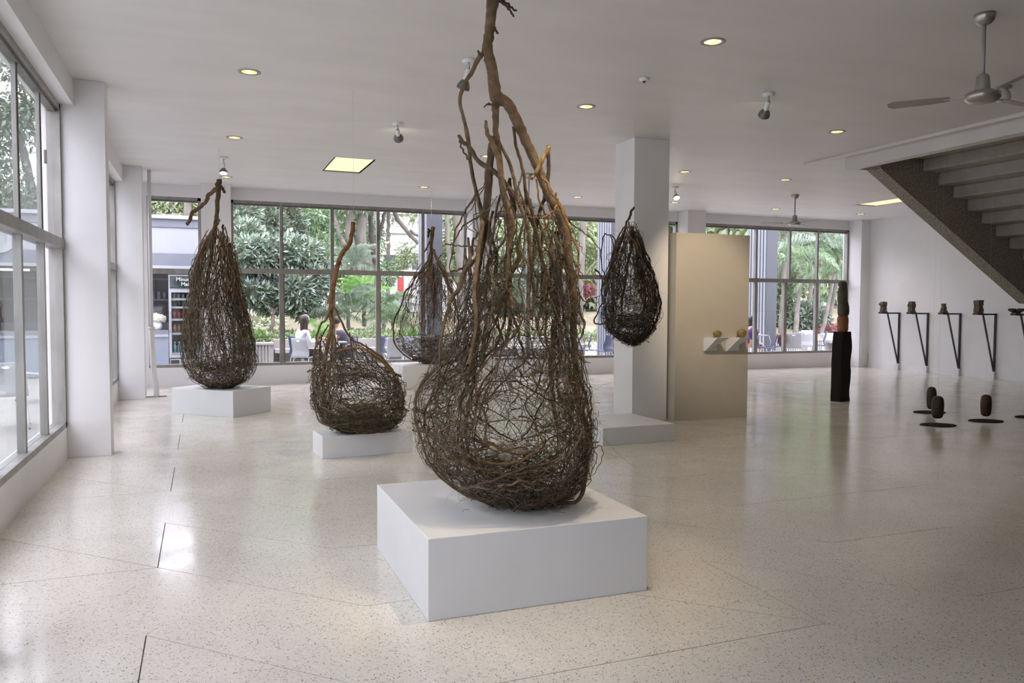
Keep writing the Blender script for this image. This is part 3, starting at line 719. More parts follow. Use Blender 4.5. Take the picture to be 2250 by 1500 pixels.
# --- the tallest nest
n1 = Nest('branch_nest', 'tallest nest of bare brown branches rising from the big foreground plinth to the ceiling', (1.61, 4.24),
          [(395, 1068, 1202), (450, 1046, 1222), (520, 1036, 1248), (600, 1022, 1264), (700, 1000, 1272), (760, 975, 1276), (810, 945, 1284), (860, 921, 1297), (910, 912, 1304), (960, 920, 1302), (1010, 945, 1295), (1050, 990, 1284), (1080, 1035, 1262), (1100, 1090, 1215), (1107, 1140, 1160)], 0.412)
n1.opening = (1125, 905, 80, 108)
D1 = [
 ([(1100, -95, 14), (1092, -40, 14), (1084, 0, 14), (1079, 34, 11.5), (1075, 70, 11.5), (1070, 104, 12.5), (1079, 144, 12), (1085, 184, 12.5), (1092, 215, 15), (1115, 228, 12.5), (1136, 267, 11.5), (1155, 307, 11), (1173, 347, 10.5), (1191, 393, 10), (1210, 436, 11), (1226, 460, 12), (1240, 495, 12), (1245, 540, 11), (1253, 600, 9.5), (1262, 660, 9), (1260, 722, 8), (1264, 783, 7), (1266, 845, 6.5), (1272, 890, 6), (1290, 945, 6), (1289, 1000, 5.5), (1286, 1045, 5), (1278, 1088, 4.5), (1252, 1108, 4), (1202, 1095, 3)], 'trunk', (0.85, 0.78, 0.68), 0.0),
 ([(1090, 225, 10), (1088, 245, 9.5), (1090, 294, 8.5), (1096, 337, 8), (1100, 390, 7.5), (1112, 454, 7, .06), (1118, 520, 7, .1), (1116, 600, 6, .15), (1122, 680, 5, .2), (1112, 760, 5, .25)], 'branch', (0.75, 0.72, 0.66), 0.0),
 ([(1066, 112, 8), (1056, 124, 6.5), (1035, 160, 5.5), (1018, 190, 5.5), (1012, 227, 4.5), (1021, 270, 5), (1029, 316, 5.5), (1035, 362, 5), (1044, 408, 5), (1053, 454, 6), (1060, 500, 6, -.1), (1052, 560, 5, -.2), (1040, 640, 5, -.3), (1046, 720, 4, -.35), (1030, 800, 4, -.4)], 'branch', (0.8, 0.75, 0.68), 0.0),
 ([(1084, 297, 5), (1080, 320, 8), (1078, 345, 9.5), (1072, 399, 10), (1070, 461, 10), (1063, 507, 9.5), (1053, 560, 9), (1050, 615, 8.5), (1047, 676, 8), (1050, 737, 7), (1044, 799, 6), (1036, 860, 5), (1024, 940, 5, -.1), (1030, 1010, 4, -.2)], 'branch', (0.55, 0.52, 0.5), -0.05),
 ([(1066, 266, 3.5), (1069, 285, 5), (1076, 302, 6), (1093, 343, 7), (1104, 399, 6.5), (1115, 454, 6.5), (1127, 492, 6), (1121, 540, 6), (1118, 600, 5), (1126, 680, 4, -.3)], 'branch', (0.95, 0.85, 0.7), -0.12),
 ([(1009, 299, 4.5), (1018, 312, 5), (1032, 325, 5.5), (1053, 353, 6), (1090, 383, 6.5), (1127, 423, 6.5), (1154, 457, 5.5), (1180, 520, 5), (1196, 600, 4), (1200, 680, 4)], 'branch', (0.7, 0.66, 0.6), -0.06),
 ([(1009, 303, 2), (1012, 320, 2), (1024, 342, 2.5), (1032, 356, 2)], 'branch', (0.7, 0.66, 0.6), -0.06),
 ([(1127, 280, 4), (1136, 325, 4), (1148, 368, 4), (1157, 429, 4.5), (1167, 460, 4.5), (1176, 500, 4), (1188, 560, 4), (1190, 640, 4, .1), (1182, 725, 3, .2)], 'branch', (0.7, 0.6, 0.5), 0.0),
 ([(1096, 307, 4), (1118, 356, 4.5), (1130, 399, 5), (1142, 445, 5.5), (1158, 500, 5.5), (1166, 560, 5), (1172, 640, 4), (1168, 700, 4, -.2)], 'branch', (0.8, 0.74, 0.66), -0.1),
 ([(1207, 320, 6), (1200, 335, 5.5), (1185, 365, 5), (1176, 382, 4.5), (1167, 394, 4)], 'branch', (1.7, 1.4, 0.85), -0.1),
 ([(1205, 325, 5), (1206, 345, 5), (1202, 396, 5.5), (1194, 442, 5), (1185, 471, 5), (1176, 515, 5), (1168, 584, 5), (1160, 660, 4)], 'branch', (0.5, 0.47, 0.45), 0.05),
 ([(1182, 374, 3), (1192, 390, 3), (1204, 408, 3), (1222, 438, 3), (1238, 470, 3), (1250, 500, 3.2), (1262, 530, 3), (1271, 560, 2.6), (1271, 600, 2.2), (1262, 640, 2)], 'branch', (1.5, 1.05, 0.65), -0.08),
 ([(1219, 423, 2.5), (1224, 436, 3), (1222, 455, 3), (1210, 468, 2.5), (1190, 480, 2)], 'branch', (2.0, 1.5, 0.7), -0.14),
 ([(1177, 395, 2.5), (1186, 440, 2.5), (1195, 470, 2.5), (1206, 520, 2), (1214, 580, 2)], 'branch', (1.2, 0.95, 0.65), -0.1),
 ([(1120, 392, 4), (1122, 420, 6.5), (1127, 461, 7.5), (1121, 529, 8), (1112, 584, 7), (1120, 640, 6), (1124, 700, 5)], 'branch', (0.55, 0.5, 0.47), 0.1),
 ([(1136, 530, 5), (1140, 566, 6.5), (1115, 615, 6.5), (1109, 661, 6), (1090, 682, 5), (1072, 691, 4), (1066, 737, 4), (1060, 800, 3.5)], 'branch', (0.9, 0.82, 0.5), -0.16),
 ([(1224, 510, 7), (1226, 584, 7), (1228, 630, 7.5), (1222, 691, 7.5), (1216, 753, 7), (1210, 799, 6), (1214, 860, 6), (1222, 940, 5)], 'branch', (0.6, 0.5, 0.42), 0.12),
 ([(1028, 520, 3), (1032, 572, 5), (1020, 600, 6), (1007, 633, 6), (992, 658, 5.5), (983, 682, 5), (972, 731, 4), (966, 799, 3), (960, 850, 3)], 'branch', (0.85, 0.8, 0.7), -0.2),
 ([(1053, 560, 5), (1035, 578, 4.5), (1010, 592, 3), (990, 596, 2)], 'branch', (0.8, 0.7, 0.6), 0.05),
 ([(1048, 770, 4), (1023, 783, 4.5), (990, 795, 4.5), (961, 808, 4.5), (931, 836, 4.5), (918, 862, 4), (912, 900, 4), (914, 932, 3.6), (922, 956, 3.5), (935, 995, 3.2), (953, 1029, 3), (992, 1068, 3), (1048, 1099, 3), (1118, 1122, 2.4)], 'branch', (0.9, 0.8, 0.66), -0.05),
 ([(1060, 800, 4), (1010, 820, 3.5), (965, 850, 3.5), (938, 890, 3), (934, 940, 3), (950, 990, 3), (985, 1035, 2.6), (1040, 1075, 2.4)], 'branch', (0.75, 0.68, 0.6), -0.12),
 ([(978, 536, 2), (1010, 540, 1.8), (1052, 541, 1.6)], 'branch', (0.6, 0.55, 0.5), -0.1),
 ([(1045, 420, 3.5), (1041, 437, 3), (1023, 461, 2.5), (1008, 490, 2.2), (1000, 515, 2), (992, 560, 2), (989, 584, 1.6), (998, 615, 1.5), (1007, 636, 1)], 'branch', (0.7, 0.65, 0.6), -0.1),
 ([(1053, 475, 2.5), (1035, 485, 2.2), (1015, 500, 2), (1003, 520, 1.8), (994, 545, 1.4)], 'branch', (0.7, 0.65, 0.6), 0.0),
 ([(1050, 510, 3.5), (1040, 530, 3.5), (1034, 560, 3.5), (1030, 575, 3)], 'branch', (0.5, 0.45, 0.5), 0.1),
 ([(1250, 485, 2.4), (1270, 502, 1.8), (1290, 515, 1.5), (1305, 530, 1.2), (1322, 555, 0.8)], 'branch', (0.6, 0.55, 0.5), 0.05),
 ([(1256, 500, 1.5), (1262, 515, 1.2), (1275, 540, 0.9), (1283, 560, 0.7)], 'branch', (0.6, 0.55, 0.5), 0.05),
 ([(1253, 560, 2), (1268, 585, 1.6), (1278, 600, 1.2), (1286, 612, 0.9)], 'branch', (0.6, 0.55, 0.5), 0.0),
 ([(1256, 621, 2.2), (1270, 645, 2), (1283, 660, 1.6), (1300, 664, 1.2), (1314, 664, 0.8)], 'branch', (0.6, 0.5, 0.45), 0.0),
 ([(1285, 668, 1.4), (1300, 655, 1.1), (1318, 650, 0.7)], 'branch', (0.6, 0.5, 0.45), 0.0),
 ([(1266, 676, 2.6), (1276, 690, 3), (1283, 707, 2.8), (1281, 730, 2.4), (1270, 755, 2.2), (1258, 780, 2)], 'branch', (0.8, 0.8, 0.6), -0.08),
 ([(1264, 760, 2), (1272, 785, 1.8), (1285, 795, 1.5), (1298, 796, 0.9)], 'branch', (0.5, 0.45, 0.4), 0.0),
 ([(1266, 800, 3), (1280, 850, 3), (1290, 880, 2.6), (1298, 930, 2.6), (1300, 970, 2.4), (1294, 1010, 2)], 'branch', (0.55, 0.5, 0.45), -0.05),
 ([(1300, 985, 1.6), (1318, 980, 1.2), (1325, 995, 1.0), (1318, 1020, 0.9), (1300, 1045, 0.7)], 'branch', (0.5, 0.45, 0.4), -0.1),
 ([(1003, 955, 4), (1020, 958, 4), (1050, 968, 4), (1075, 975, 3.5), (1110, 990, 3.5), (1140, 998, 3), (1175, 985, 3), (1200, 965, 2)], 'branch', (0.95, 0.85, 0.6), -0.34),
 ([(955, 985, 2.6), (990, 1012, 3), (1030, 1020, 3), (1080, 1036, 3.4), (1130, 1040, 3.2), (1180, 1034, 3), (1225, 1018, 3), (1262, 985, 2.4), (1280, 940, 2)], 'branch', (1.0, 0.9, 0.7), -0.38),
 ([(990, 955, 3), (1010, 985, 3), (1050, 1010, 3.2), (1100, 1020, 3), (1150, 1008, 3), (1195, 985, 2.4)], 'branch', (1.3, 1.15, 0.9), -0.38),
 ([(1090, 235, 3), (1082, 230, 3), (1072, 228, 2.5), (1063, 236, 1.2)], 'stub', (0.6, 0.55, 0.5), -0.03),
 ([(1087, 62, 3), (1091, 70, 3), (1095, 74, 1.4)], 'stub', (0.6, 0.55, 0.5), -0.03),
 ([(1095, 0, 6), (1104, 5, 4), (1118, 20, 3), (1128, 35, 2.5)], 'stub', (0.3, 0.28, 0.28), -0.02),
 ([(1098, 0, 5), (1108, 4, 3.5), (1122, 15, 3), (1136, 26, 2.5)], 'stub', (0.3, 0.28, 0.28), 0.05),
 ([(1056, 120, 3), (1050, 112, 2.4)], 'stub', (0.5, 0.45, 0.4), -0.05),
]
for pts, nm, tone, dd in D1: n1.drawn(pts, nm, 10, tuple(1.25 * v for v in tone), depth=dd)
A1 = n1.vertical(30, (0.0, 0.30), (0.75, 1.0), 0.55, 0.012, 0.0040, 0.0100, N=44, part='branch', sides=6, k=(0.72, 1.02), f=3, toner=(0.30, 1.3))
B1 = n1.swirl(30, (0.70, 0.93), (1.0, 2.8), 0.13, 0.008, 0.0032, 0.0065, N=40, part='branch', sides=6, toner=(0.35, 1.4))
A2 = n1.vertical(80, (0.0, 0.55), (0.5, 1.0), 0.8, 0.018, 0.0018, 0.0045, N=36, k=(0.6, 1.04), f=4, toner=(0.30, 1.5))
B2 = n1.swirl(165, (0.58, 0.95), (0.8, 2.6), 0.20, 0.010, 0.0018, 0.0044, N=34, toner=(0.35, 1.5))
B3 = n1.swirl(45, (0.80, 0.95), (0.8, 3.0), 0.07, 0.008, 0.0016, 0.0038, N=34, k=(0.7, 1.0))
C1 = n1.sprout(A1, 560, (0.4, 1.3), (0.12, 0.48), 0.0015, 0.0038, N=16, sides=4, toner=(0.3, 1.5))
C2 = n1.sprout(B1, 240, (0.3, 1.0), (0.10, 0.35), 0.0014, 0.0030, N=14, toner=(0.4, 1.5))
C3 = n1.sprout(A2, 520, (0.4, 1.3), (0.08, 0.34), 0.0011, 0.0026, N=14, toner=(0.3, 1.5))
C4 = n1.sprout(C1, 1200, (0.5, 1.3), (0.05, 0.24), 0.0008, 0.0018, N=10, toner=(0.3, 1.5))
C5 = n1.sprout(B2, 400, (0.4, 1.2), (0.05, 0.22), 0.0008, 0.0018, N=10, toner=(0.3, 1.5))
n1.sprout(C4, 900, (0.5, 1.3), (0.03, 0.12), 0.0006, 0.0011, N=7)
n1.twigs(260, 0.30, 0.98, (0.05, 0.2), 0.010, 0.0007, 0.0013, k=(0.97, 1.04), out=0.45)
n1.cup(1125, 1024, 85, 420, 0.0012, 0.0032)
n1.finish()
for (px, py, w_, h_, r, lb) in [(1083, 990, 21, 25, (0.2, 0.1), 'pale egg at the left edge of the nest cup, below the leftmost branch'), (1098, 978, 19, 22, (0.9, 0.4), 'dark shaded egg at the back left of the cup'), (1120, 984, 21, 26, (0.3, -0.5), 'pinkish egg in the middle back of the large nest cup'),
                                (1146, 983, 20, 26, (0.2, 0.6), 'grey egg at the right of the large nest cup'), (1106, 1000, 24, 22, (0.3, 1.2), 'yellow lit egg lying in front in the large nest cup'), (1118, 1006, 24, 18, (0.2, 1.4), 'cream egg lowest in the large nest cup'), (1134, 1000, 20, 24, (0.3, 0.9), 'beige egg right of the yellow one in the large cup')]:
    egg(px, py - 2, n1.dep - (0.02 if py < 985 else 0.08), w_, h_, r, lb, 'eggs in the tallest nest')
# loose stalks on the plinth
hair = []
for i in range(70):
    a = rng.uniform(0, 2 * PI); r = rng.uniform(0.05, 0.33); x, y = 1.68 + math.cos(a) * r, 4.22 + math.sin(a) * r * 0.8; L = rng.uniform(0.04, 0.14); b = rng.uniform(0, 2 * PI)
    hair.append(smooth_path([(x, y, 0.4135), (x + math.cos(b) * L / 2, y + math.sin(b) * L / 2, 0.4135 + rng.uniform(0, 0.012)), (x + math.cos(b + .5) * L, y + math.sin(b + .5) * L, 0.4135)], 7))
V, F, sid = tubes(np.array(hair), np.full((70, 7), 0.0011), 3)
tag(link('fallen_twigs', np_mesh('fallen_twigs', V, F, np.full((len(V), 3), 0.7)), BARK), 'loose dry twigs scattered on top of the foreground plinth', 'twigs', kind='stuff')

# --- left nest
n2 = Nest('branch_nest', 'slender nest with a forked antler-like top on the cornerwise plinth at left', (0.22, 12.05),
          [(500, 470, 492), (530, 452, 505), (560, 437, 516), (600, 426, 522), (650, 419, 530), (700, 411, 545), (750, 406, 557), (800, 410, 557), (830, 428, 545), (846, 455, 520), (853, 480, 492)], 0.366)
D2 = [([(481, 394, 5.5), (481, 401, 6), (479, 414, 6), (479, 437, 5), (476, 471, 4.6), (473, 502, 5), (468, 530, 6), (464, 560, 4), (455, 610, 3.5), (450, 680, 3)], 'trunk', (0.55, 0.5, 0.45), 0),
      ([(478, 412, 5), (463, 424, 5), (450, 446, 5), (427, 464, 5), (416, 484, 5), (411, 493, 4.5)], 'branch', (0.8, 0.7, 0.58), 0),
      ([(484, 408, 4), (489, 415, 3.6), (493, 422, 3.2)], 'stub', (0.5, 0.45, 0.4), 0),
      ([(482, 481, 3), (478, 492, 3.2), (468, 502, 3.2), (452, 543, 3.2), (436, 573, 3.2), (428, 600, 3), (421, 625, 3), (419, 660, 2.6), (412, 700, 2.4), (404, 740, 2.2), (409, 770, 2)], 'branch', (0.8, 0.78, 0.72), -.1),
      ([(474, 514, 4), (488, 532, 4), (498, 561, 3.6), (511, 577, 3.2), (518, 602, 3), (526, 650, 2.6), (545, 710, 2.4), (556, 760, 2)], 'branch', (0.6, 0.52, 0.45), 0),
      ([(488, 493, 2), (491, 501, 3), (487, 512, 2), (486, 528, 2), (483, 550, 2)], 'branch', (0.3, 0.28, 0.28), .05),
      ([(478, 538, 3), (482, 560, 2.8), (492, 590, 2.6), (505, 640, 2.5)], 'branch', (1.6, 1.35, 0.8), -.1),
      ([(455, 532, 2), (462, 538, 2.4), (470, 545, 2)], 'stub', (0.3, 0.28, 0.28), -.05),
      ([(434, 700, 2.4), (425, 760, 2.4), (420, 800, 2), (440, 830, 2)], 'branch', (1.2, 1.05, 0.8), -.3)]
for pts, nm, tone, dd in D2: n2.drawn(pts, nm, 8, tuple(1.2 * v for v in tone), depth=dd)
A1 = n2.vertical(40, (0.0, 0.15), (0.8, 1.1), 0.4, 0.010, 0.006, 0.012, N=34, part='branch', sides=5, toner=(0.4, 1.3))
A2 = n2.vertical(150, (0.0, 0.4), (0.55, 1.12), 0.5, 0.016, 0.003, 0.0070, N=30, k=(0.6, 1.03), toner=(0.55, 1.5))
B1 = n2.swirl(130, (0.62, 0.95), (0.8, 3), 0.14, 0.010, 0.003, 0.006, toner=(0.5, 1.4))
C1 = n2.sprout(A1, 420, (0.3, 1.1), (0.15, 0.6), 0.003, 0.006, toner=(0.5, 1.4))
C2 = n2.sprout(A2, 500, (0.3, 1.1), (0.12, 0.45), 0.0022, 0.0045, toner=(0.5, 1.4))
n2.sprout(C1, 700, (0.4, 1.2), (0.08, 0.3), 0.0015, 0.003, N=8, toner=(0.5, 1.4))
n2.twigs(90, 0.5, 1.0, (0.1, 0.3), 0.012, 0.0015, 0.0025, k=(0.98, 1.03), out=0.4)
n2.cup(478, 800, 45, 160, 0.0025, 0.005)
n2.wire(482, 394); n2.finish()

# --- round middle nest
n3 = Nest('branch_nest', 'round ball nest with a single long bent stem on the low middle plinth', (1.58, 8.28),
          [(690, 728, 746), (720, 712, 765), (750, 700, 795), (775, 694, 825), (800, 690, 850), (830, 688, 872), (870, 688, 888), (900, 694, 890), (922, 710, 882), (937, 735, 865), (945, 770, 830), (948, 795, 805)], 0.229)
n3.opening = (806, 850, 56, 48)
D3 = [([(777, 488, 4.5), (776, 500, 4.8), (772, 520, 4.8), (766, 538, 5), (751, 557, 5), (742, 583, 5), (735, 617, 5), (729, 661, 5.2), (727, 684, 5.5), (729, 710, 5), (722, 745, 4.5), (716, 775, 4.2), (710, 833, 4), (714, 880, 3.6), (724, 930, 3)], 'trunk', (1.0, 0.68, 0.45), 0),
      ([(742, 575, 2), (748, 577, 1.6), (751, 583, 1.2)], 'stub', (1.0, 0.68, 0.45), 0),
      ([(728, 682, 3), (712, 705, 2.8), (701, 720, 2.6), (693, 760, 2.6), (689, 800, 2.4), (687, 840, 2.2), (690, 880, 2)], 'branch', (0.7, 0.62, 0.5), -.05),
      ([(730, 668, 3), (738, 682, 2.6), (748, 700, 2.6), (768, 740, 2.6), (798, 758, 2.5), (839, 785, 2.5), (869, 826, 2.4), (885, 870, 2.2), (884, 908, 2), (870, 930, 2)], 'branch', (0.65, 0.55, 0.4), -.05),
      ([(729, 690, 3.5), (730, 730, 3.2), (729, 780, 3), (722, 840, 3), (726, 900, 2.6)], 'branch', (0.9, 0.75, 0.6), -.14),
      ([(722, 712, 2), (706, 745, 2), (703, 790, 2)], 'branch', (0.5, 0.45, 0.4), .1),
      ([(677, 817, 2.4), (700, 806, 2.4), (716, 796, 2.2), (740, 780, 2)], 'branch', (0.9, 0.85, 0.6), -.25),
      ([(868, 822, 2.4), (876, 824, 2.2), (881, 827, 1.8)], 'stub', (0.5, 0.45, 0.4), -.1),
      ([(878, 895, 2.4), (890, 898, 2.2), (898, 903, 1.8)], 'stub', (0.4, 0.35, 0.3), -.1),
      ([(738, 775, 3), (770, 764, 3), (805, 770, 3), (840, 792, 2.6), (866, 826, 2.4)], 'branch', (1.0, 0.72, 0.4), -.3)]
for pts, nm, tone, dd in D3: n3.drawn(pts, nm, 8, tuple(1.3 * v for v in tone), depth=dd)
A1 = n3.vertical(26, (0.10, 0.35), (0.7, 1.15), 0.8, 0.012, 0.004, 0.008, N=34, part='branch', sides=5)
B1 = n3.swirl(34, (0.50, 0.9), (1, 3.4), 0.2, 0.012, 0.004, 0.008, N=36, part='branch', sides=5)
A2 = n3.vertical(90, (0.22, 0.5), (0.6, 1.15), 1.0, 0.016, 0.0022, 0.005, N=30, k=(0.8, 1.03))
B2 = n3.swirl(190, (0.42, 0.95), (0.8, 3), 0.18, 0.013, 0.0022, 0.005)
B3 = n3.swirl(150, (0.72, 0.95), (0.8, 3), 0.06, 0.012, 0.0022, 0.005, k=(0.6, 1.0))
C1 = n3.sprout(B1, 320, (0.3, 1.1), (0.08, 0.34), 0.0018, 0.004)
C2 = n3.sprout(A2, 260, (0.3, 1.1), (0.08, 0.30), 0.0015, 0.0032)
n3.sprout(C1, 450, (0.4, 1.2), (0.05, 0.2), 0.0012, 0.0022, N=8)
n3.twigs(120, 0.4, 1.0, (0.08, 0.2), 0.01, 0.001, 0.002, k=(0.98, 1.03), out=0.4)
n3.cup(800, 905, 52, 240, 0.002, 0.004)
n3.wire(777, 488); n3.finish()
for (px, py, w_, h_, r, lb) in [(790, 886, 14, 18, (0.2, 1.2), 'pale egg at the left of the round nest'), (804, 884, 14, 16, (0.3, 0.5), 'tan egg in the middle of the round nest'), (820, 888, 13, 19, (0.1, 1.4), 'long light egg at the right of the round nest')]:
    egg(px, py, n3.dep - 0.05, w_, h_, r, lb, 'eggs in the round nest')

# --- back nest
n4 = Nest('branch_nest', 'distant open nest near the back wall, seen left of the tallest nest', (3.98, 14.75),
          [(560, 942, 958), (585, 925, 975), (620, 902, 993), (660, 884, 1006), (700, 870, 1014), (735, 866, 1014), (765, 880, 1002), (785, 905, 985), (797, 930, 962), (799, 942, 950)], 0.438)
D4 = [([(951, 500, 4.5), (950, 515, 4.5), (948, 530, 4), (948, 548, 4), (946, 570, 5), (950, 600, 4), (955, 640, 3), (953, 700, 2.4)], 'trunk', (0.5, 0.45, 0.4), 0),
      ([(943, 504, 2.4), (942, 512, 2.6), (941, 520, 2.2)], 'stub', (0.2, 0.2, 0.2), -.05),
      ([(946, 525, 2.2), (940, 540, 2.2), (933, 553, 1.8)], 'branch', (0.6, 0.5, 0.45), -.05),
      ([(945, 568, 2.6), (935, 580, 2.6), (920, 601, 2.5), (905, 622, 2.5), (893, 639, 2.4), (882, 665, 2.2), (873, 690, 2.2), (864, 718, 2), (867, 753, 2), (893, 783, 1.8), (915, 793, 1.5)], 'branch', (0.6, 0.55, 0.42), -.05),
      ([(952, 550, 3.4), (962, 575, 3.8), (975, 602, 3.8), (989, 635, 3.8), (1000, 663, 3.2), (1006, 700, 2.4), (1008, 740, 2)], 'branch', (0.85, 0.72, 0.55), -.05),
      ([(962, 572, 1.4), (968, 562, 1.2), (977, 555, 0.9)], 'branch', (0.5, 0.45, 0.4), 0),
      ([(947, 585, 3), (940, 620, 2.6), (930, 660, 2.2), (926, 720, 2)], 'branch', (0.9, 0.78, 0.6), -.15)]
for pts, nm, tone, dd in D4: n4.drawn(pts, nm, 8, tuple(1.2 * v for v in tone), depth=dd)
A1 = n4.vertical(24, (0.0, 0.15), (0.8, 1.1), 0.4, 0.010, 0.005, 0.010, N=30, part='branch', sides=5)
A2 = n4.vertical(80, (0.0, 0.4), (0.6, 1.12), 0.5, 0.016, 0.003, 0.006, N=26, k=(0.6, 1.02))
A3 = n4.vertical(55, (0.05, 0.3), (0.35, 0.6), 0.4, 0.014, 0.0032, 0.007, N=22, k=(0.1, 0.9))
B1 = n4.swirl(140, (0.72, 0.96), (0.8, 3), 0.07, 0.012, 0.003, 0.0055)
C1 = n4.sprout(A1, 220, (0.3, 1.1), (0.12, 0.45), 0.0025, 0.0045)
n4.sprout(A2, 220, (0.3, 1.1), (0.1, 0.35), 0.002, 0.004)
n4.cup(945, 742, 36, 120, 0.003, 0.005)
n4.wire(948, 502); n4.finish()
for (px, py, w_, h_, r, lb) in [(937, 741, 8, 9, (0.2, 0.8), 'small egg at the left in the distant nest'), (944, 739, 10, 10, (0.3, 0.3), 'whitish egg in the middle of the distant nest'), (952, 739, 8, 8, (0.1, 1.4), 'small egg at the right in the distant nest')]:
    egg(px, py, n4.dep - 0.05, w_, h_, r, lb, 'eggs in the distant nest')

# --- hanging nest before the column
n5 = Nest('hanging_branch_nest', 'dark drop shaped nest hanging in the air in front of the column', (4.72, 8.2),
          [(492, 1374, 1392), (515, 1362, 1402), (545, 1348, 1414), (580, 1338, 1428), (620, 1328, 1440), (660, 1322, 1449), (695, 1321, 1447), (720, 1330, 1438), (738, 1348, 1425), (750, 1370, 1408), (754, 1385, 1395)])
D5 = [([(1393, 455, 2.2), (1389, 462, 2.8), (1384, 474, 2.8), (1379, 485, 2.4), (1374, 500, 2.6), (1368, 520, 3), (1356, 550, 3), (1347, 575, 2.6), (1336, 605, 2.5), (1330, 650, 2.2)], 'trunk', (0.4, 0.36, 0.32), 0),
      ([(1383, 488, 2.4), (1383, 505, 3), (1386, 530, 3.6), (1384, 560, 3.4), (1376, 600, 3), (1368, 660, 2.6), (1364, 720, 2)], 'branch', (0.8, 0.68, 0.55), -.1),
      ([(1386, 502, 3), (1396, 525, 3.2), (1412, 560, 3), (1426, 585, 3), (1437, 605, 3), (1446, 640, 2.6), (1452, 664, 2.4), (1445, 692, 2.4), (1436, 720, 2.4), (1421, 740, 2.2), (1400, 750, 2)], 'branch', (0.65, 0.55, 0.45), 0),
      ([(1307, 592, 2), (1316, 600, 2), (1323, 612, 2), (1322, 640, 1.8), (1324, 660, 1.8), (1314, 685, 1.6), (1306, 706, 2), (1318, 712, 1.6), (1330, 712, 1.4)], 'branch', (0.35, 0.3, 0.28), -.1),
      ([(1355, 540, 1.4), (1350, 525, 1.4), (1340, 516, 1.4), (1328, 515, 1.6), (1324, 530, 1.4), (1321, 560, 1.5), (1323, 590, 1.3), (1330, 605, 1.2)], 'branch', (0.35, 0.3, 0.28), .05),
      ([(1340, 516, 1.2), (1346, 530, 1.2), (1350, 550, 1.2)], 'branch', (0.35, 0.3, 0.28), .0),
      ([(1388, 520, 2.8), (1400, 545, 2.8), (1420, 590, 2.4), (1434, 640, 2.4), (1436, 690, 2.2)], 'branch', (1.0, 0.85, 0.65), -.15)]
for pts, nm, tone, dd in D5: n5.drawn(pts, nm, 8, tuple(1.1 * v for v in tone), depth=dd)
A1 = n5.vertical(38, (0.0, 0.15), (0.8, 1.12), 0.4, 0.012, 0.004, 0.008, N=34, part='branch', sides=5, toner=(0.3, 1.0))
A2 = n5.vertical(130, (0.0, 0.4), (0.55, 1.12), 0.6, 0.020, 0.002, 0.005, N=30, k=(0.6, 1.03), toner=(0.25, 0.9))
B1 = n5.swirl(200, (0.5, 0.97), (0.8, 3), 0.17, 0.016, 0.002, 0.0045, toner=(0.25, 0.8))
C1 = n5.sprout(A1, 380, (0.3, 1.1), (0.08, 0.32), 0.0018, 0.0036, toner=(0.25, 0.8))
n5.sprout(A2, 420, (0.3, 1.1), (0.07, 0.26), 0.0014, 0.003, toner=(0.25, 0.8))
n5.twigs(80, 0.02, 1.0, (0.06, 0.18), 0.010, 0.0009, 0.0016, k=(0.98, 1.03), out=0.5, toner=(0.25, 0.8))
n5.cup(1388, 700, 42, 150, 0.002, 0.004)
n5.wire(1393, 456); n5.finish()

# ------------------------------------------------------------------ shelves and gourds on the panel
def wall_shelf(px, label):
    p = ony(px, 742, 9.10)
    t = thing('angled_shelf', label, 'shelf', (p[0], 9.10, 0), 0, 'white angled shelves on the panel')
    z1 = ony(px, 741, 9.1)[2]; z0 = z1 - 0.185; w_ = 0.215
    b = bmesh.new()  # folded block: the left edge leans, an undercut notch at the right
    A = [(0, 0, z0), (0, 0, z1), (w_, 0, z1), (w_, 0, z0)]
    top = [(0, 0, z1), (0.0, -0.19, z1), (w_, -0.19, z1), (w_, 0, z1)]
    v = [b.verts.new(q) for q in [(0, 0, z0), (w_, 0, z0), (w_, 0, z1), (0, 0, z1), (0.09, -0.19, z1), (w_ + 0.075, -0.19, z1), (0.0, -0.035, z0), (w_ - 0.02, -0.035, z0), (w_ - 0.05, -0.075, (z0 + z1) / 2 - 0.01)]]
    for f in ((3, 2, 5, 4), (0, 6, 7, 1), (0, 3, 4, 6), (6, 4, 5, 8), (6, 8, 7), (7, 8, 2, 1), (8, 5, 2), (0, 1, 2, 3)): b.faces.new([v[i] for i in f])
    bmesh.ops.recalc_face_normals(b, faces=b.faces)
    me = bpy.data.meshes.new('bracket'); b.to_mesh(me); b.free(); link('bracket', me, PLIN, t)
    return p[0], z1
GOURD = mat('gourd_skin', (0.36, 0.26, 0.09), 0.4, col2=(0.13, 0.075, 0.02), vscale=16, bump=0.08)
for px, lb, r, h, stem, gl in ((1546, 'left white folded shelf on the display panel', 0.061, 0.093, 0.008, 'small squat brown gourd on the left shelf'), (1595, 'right white folded shelf on the display panel', 0.068, 0.115, 0.028, 'larger round brown gourd with a stem on the right shelf')):
    x, z = wall_shelf(px, lb)
    t = thing('gourd', gl, 'gourd', (x + (0.15 if stem < .01 else 0.185), 9.10 - 0.105, z))
    b = MB().lathe([(0, 0), (r * 0.52, 0.0), (r * 0.8, h * 0.2), (r, h * 0.52), (r * 0.88, h * 0.8), (r * 0.45, h * 0.97), (0, h)], 26).build('body', GOURD, t, smooth=True)
    MB().lathe([(0.014, h * 0.94), (0.008, h), (0.006, h + stem), (0, h + stem + 0.002)], 10).build('stem', GOURD, t)

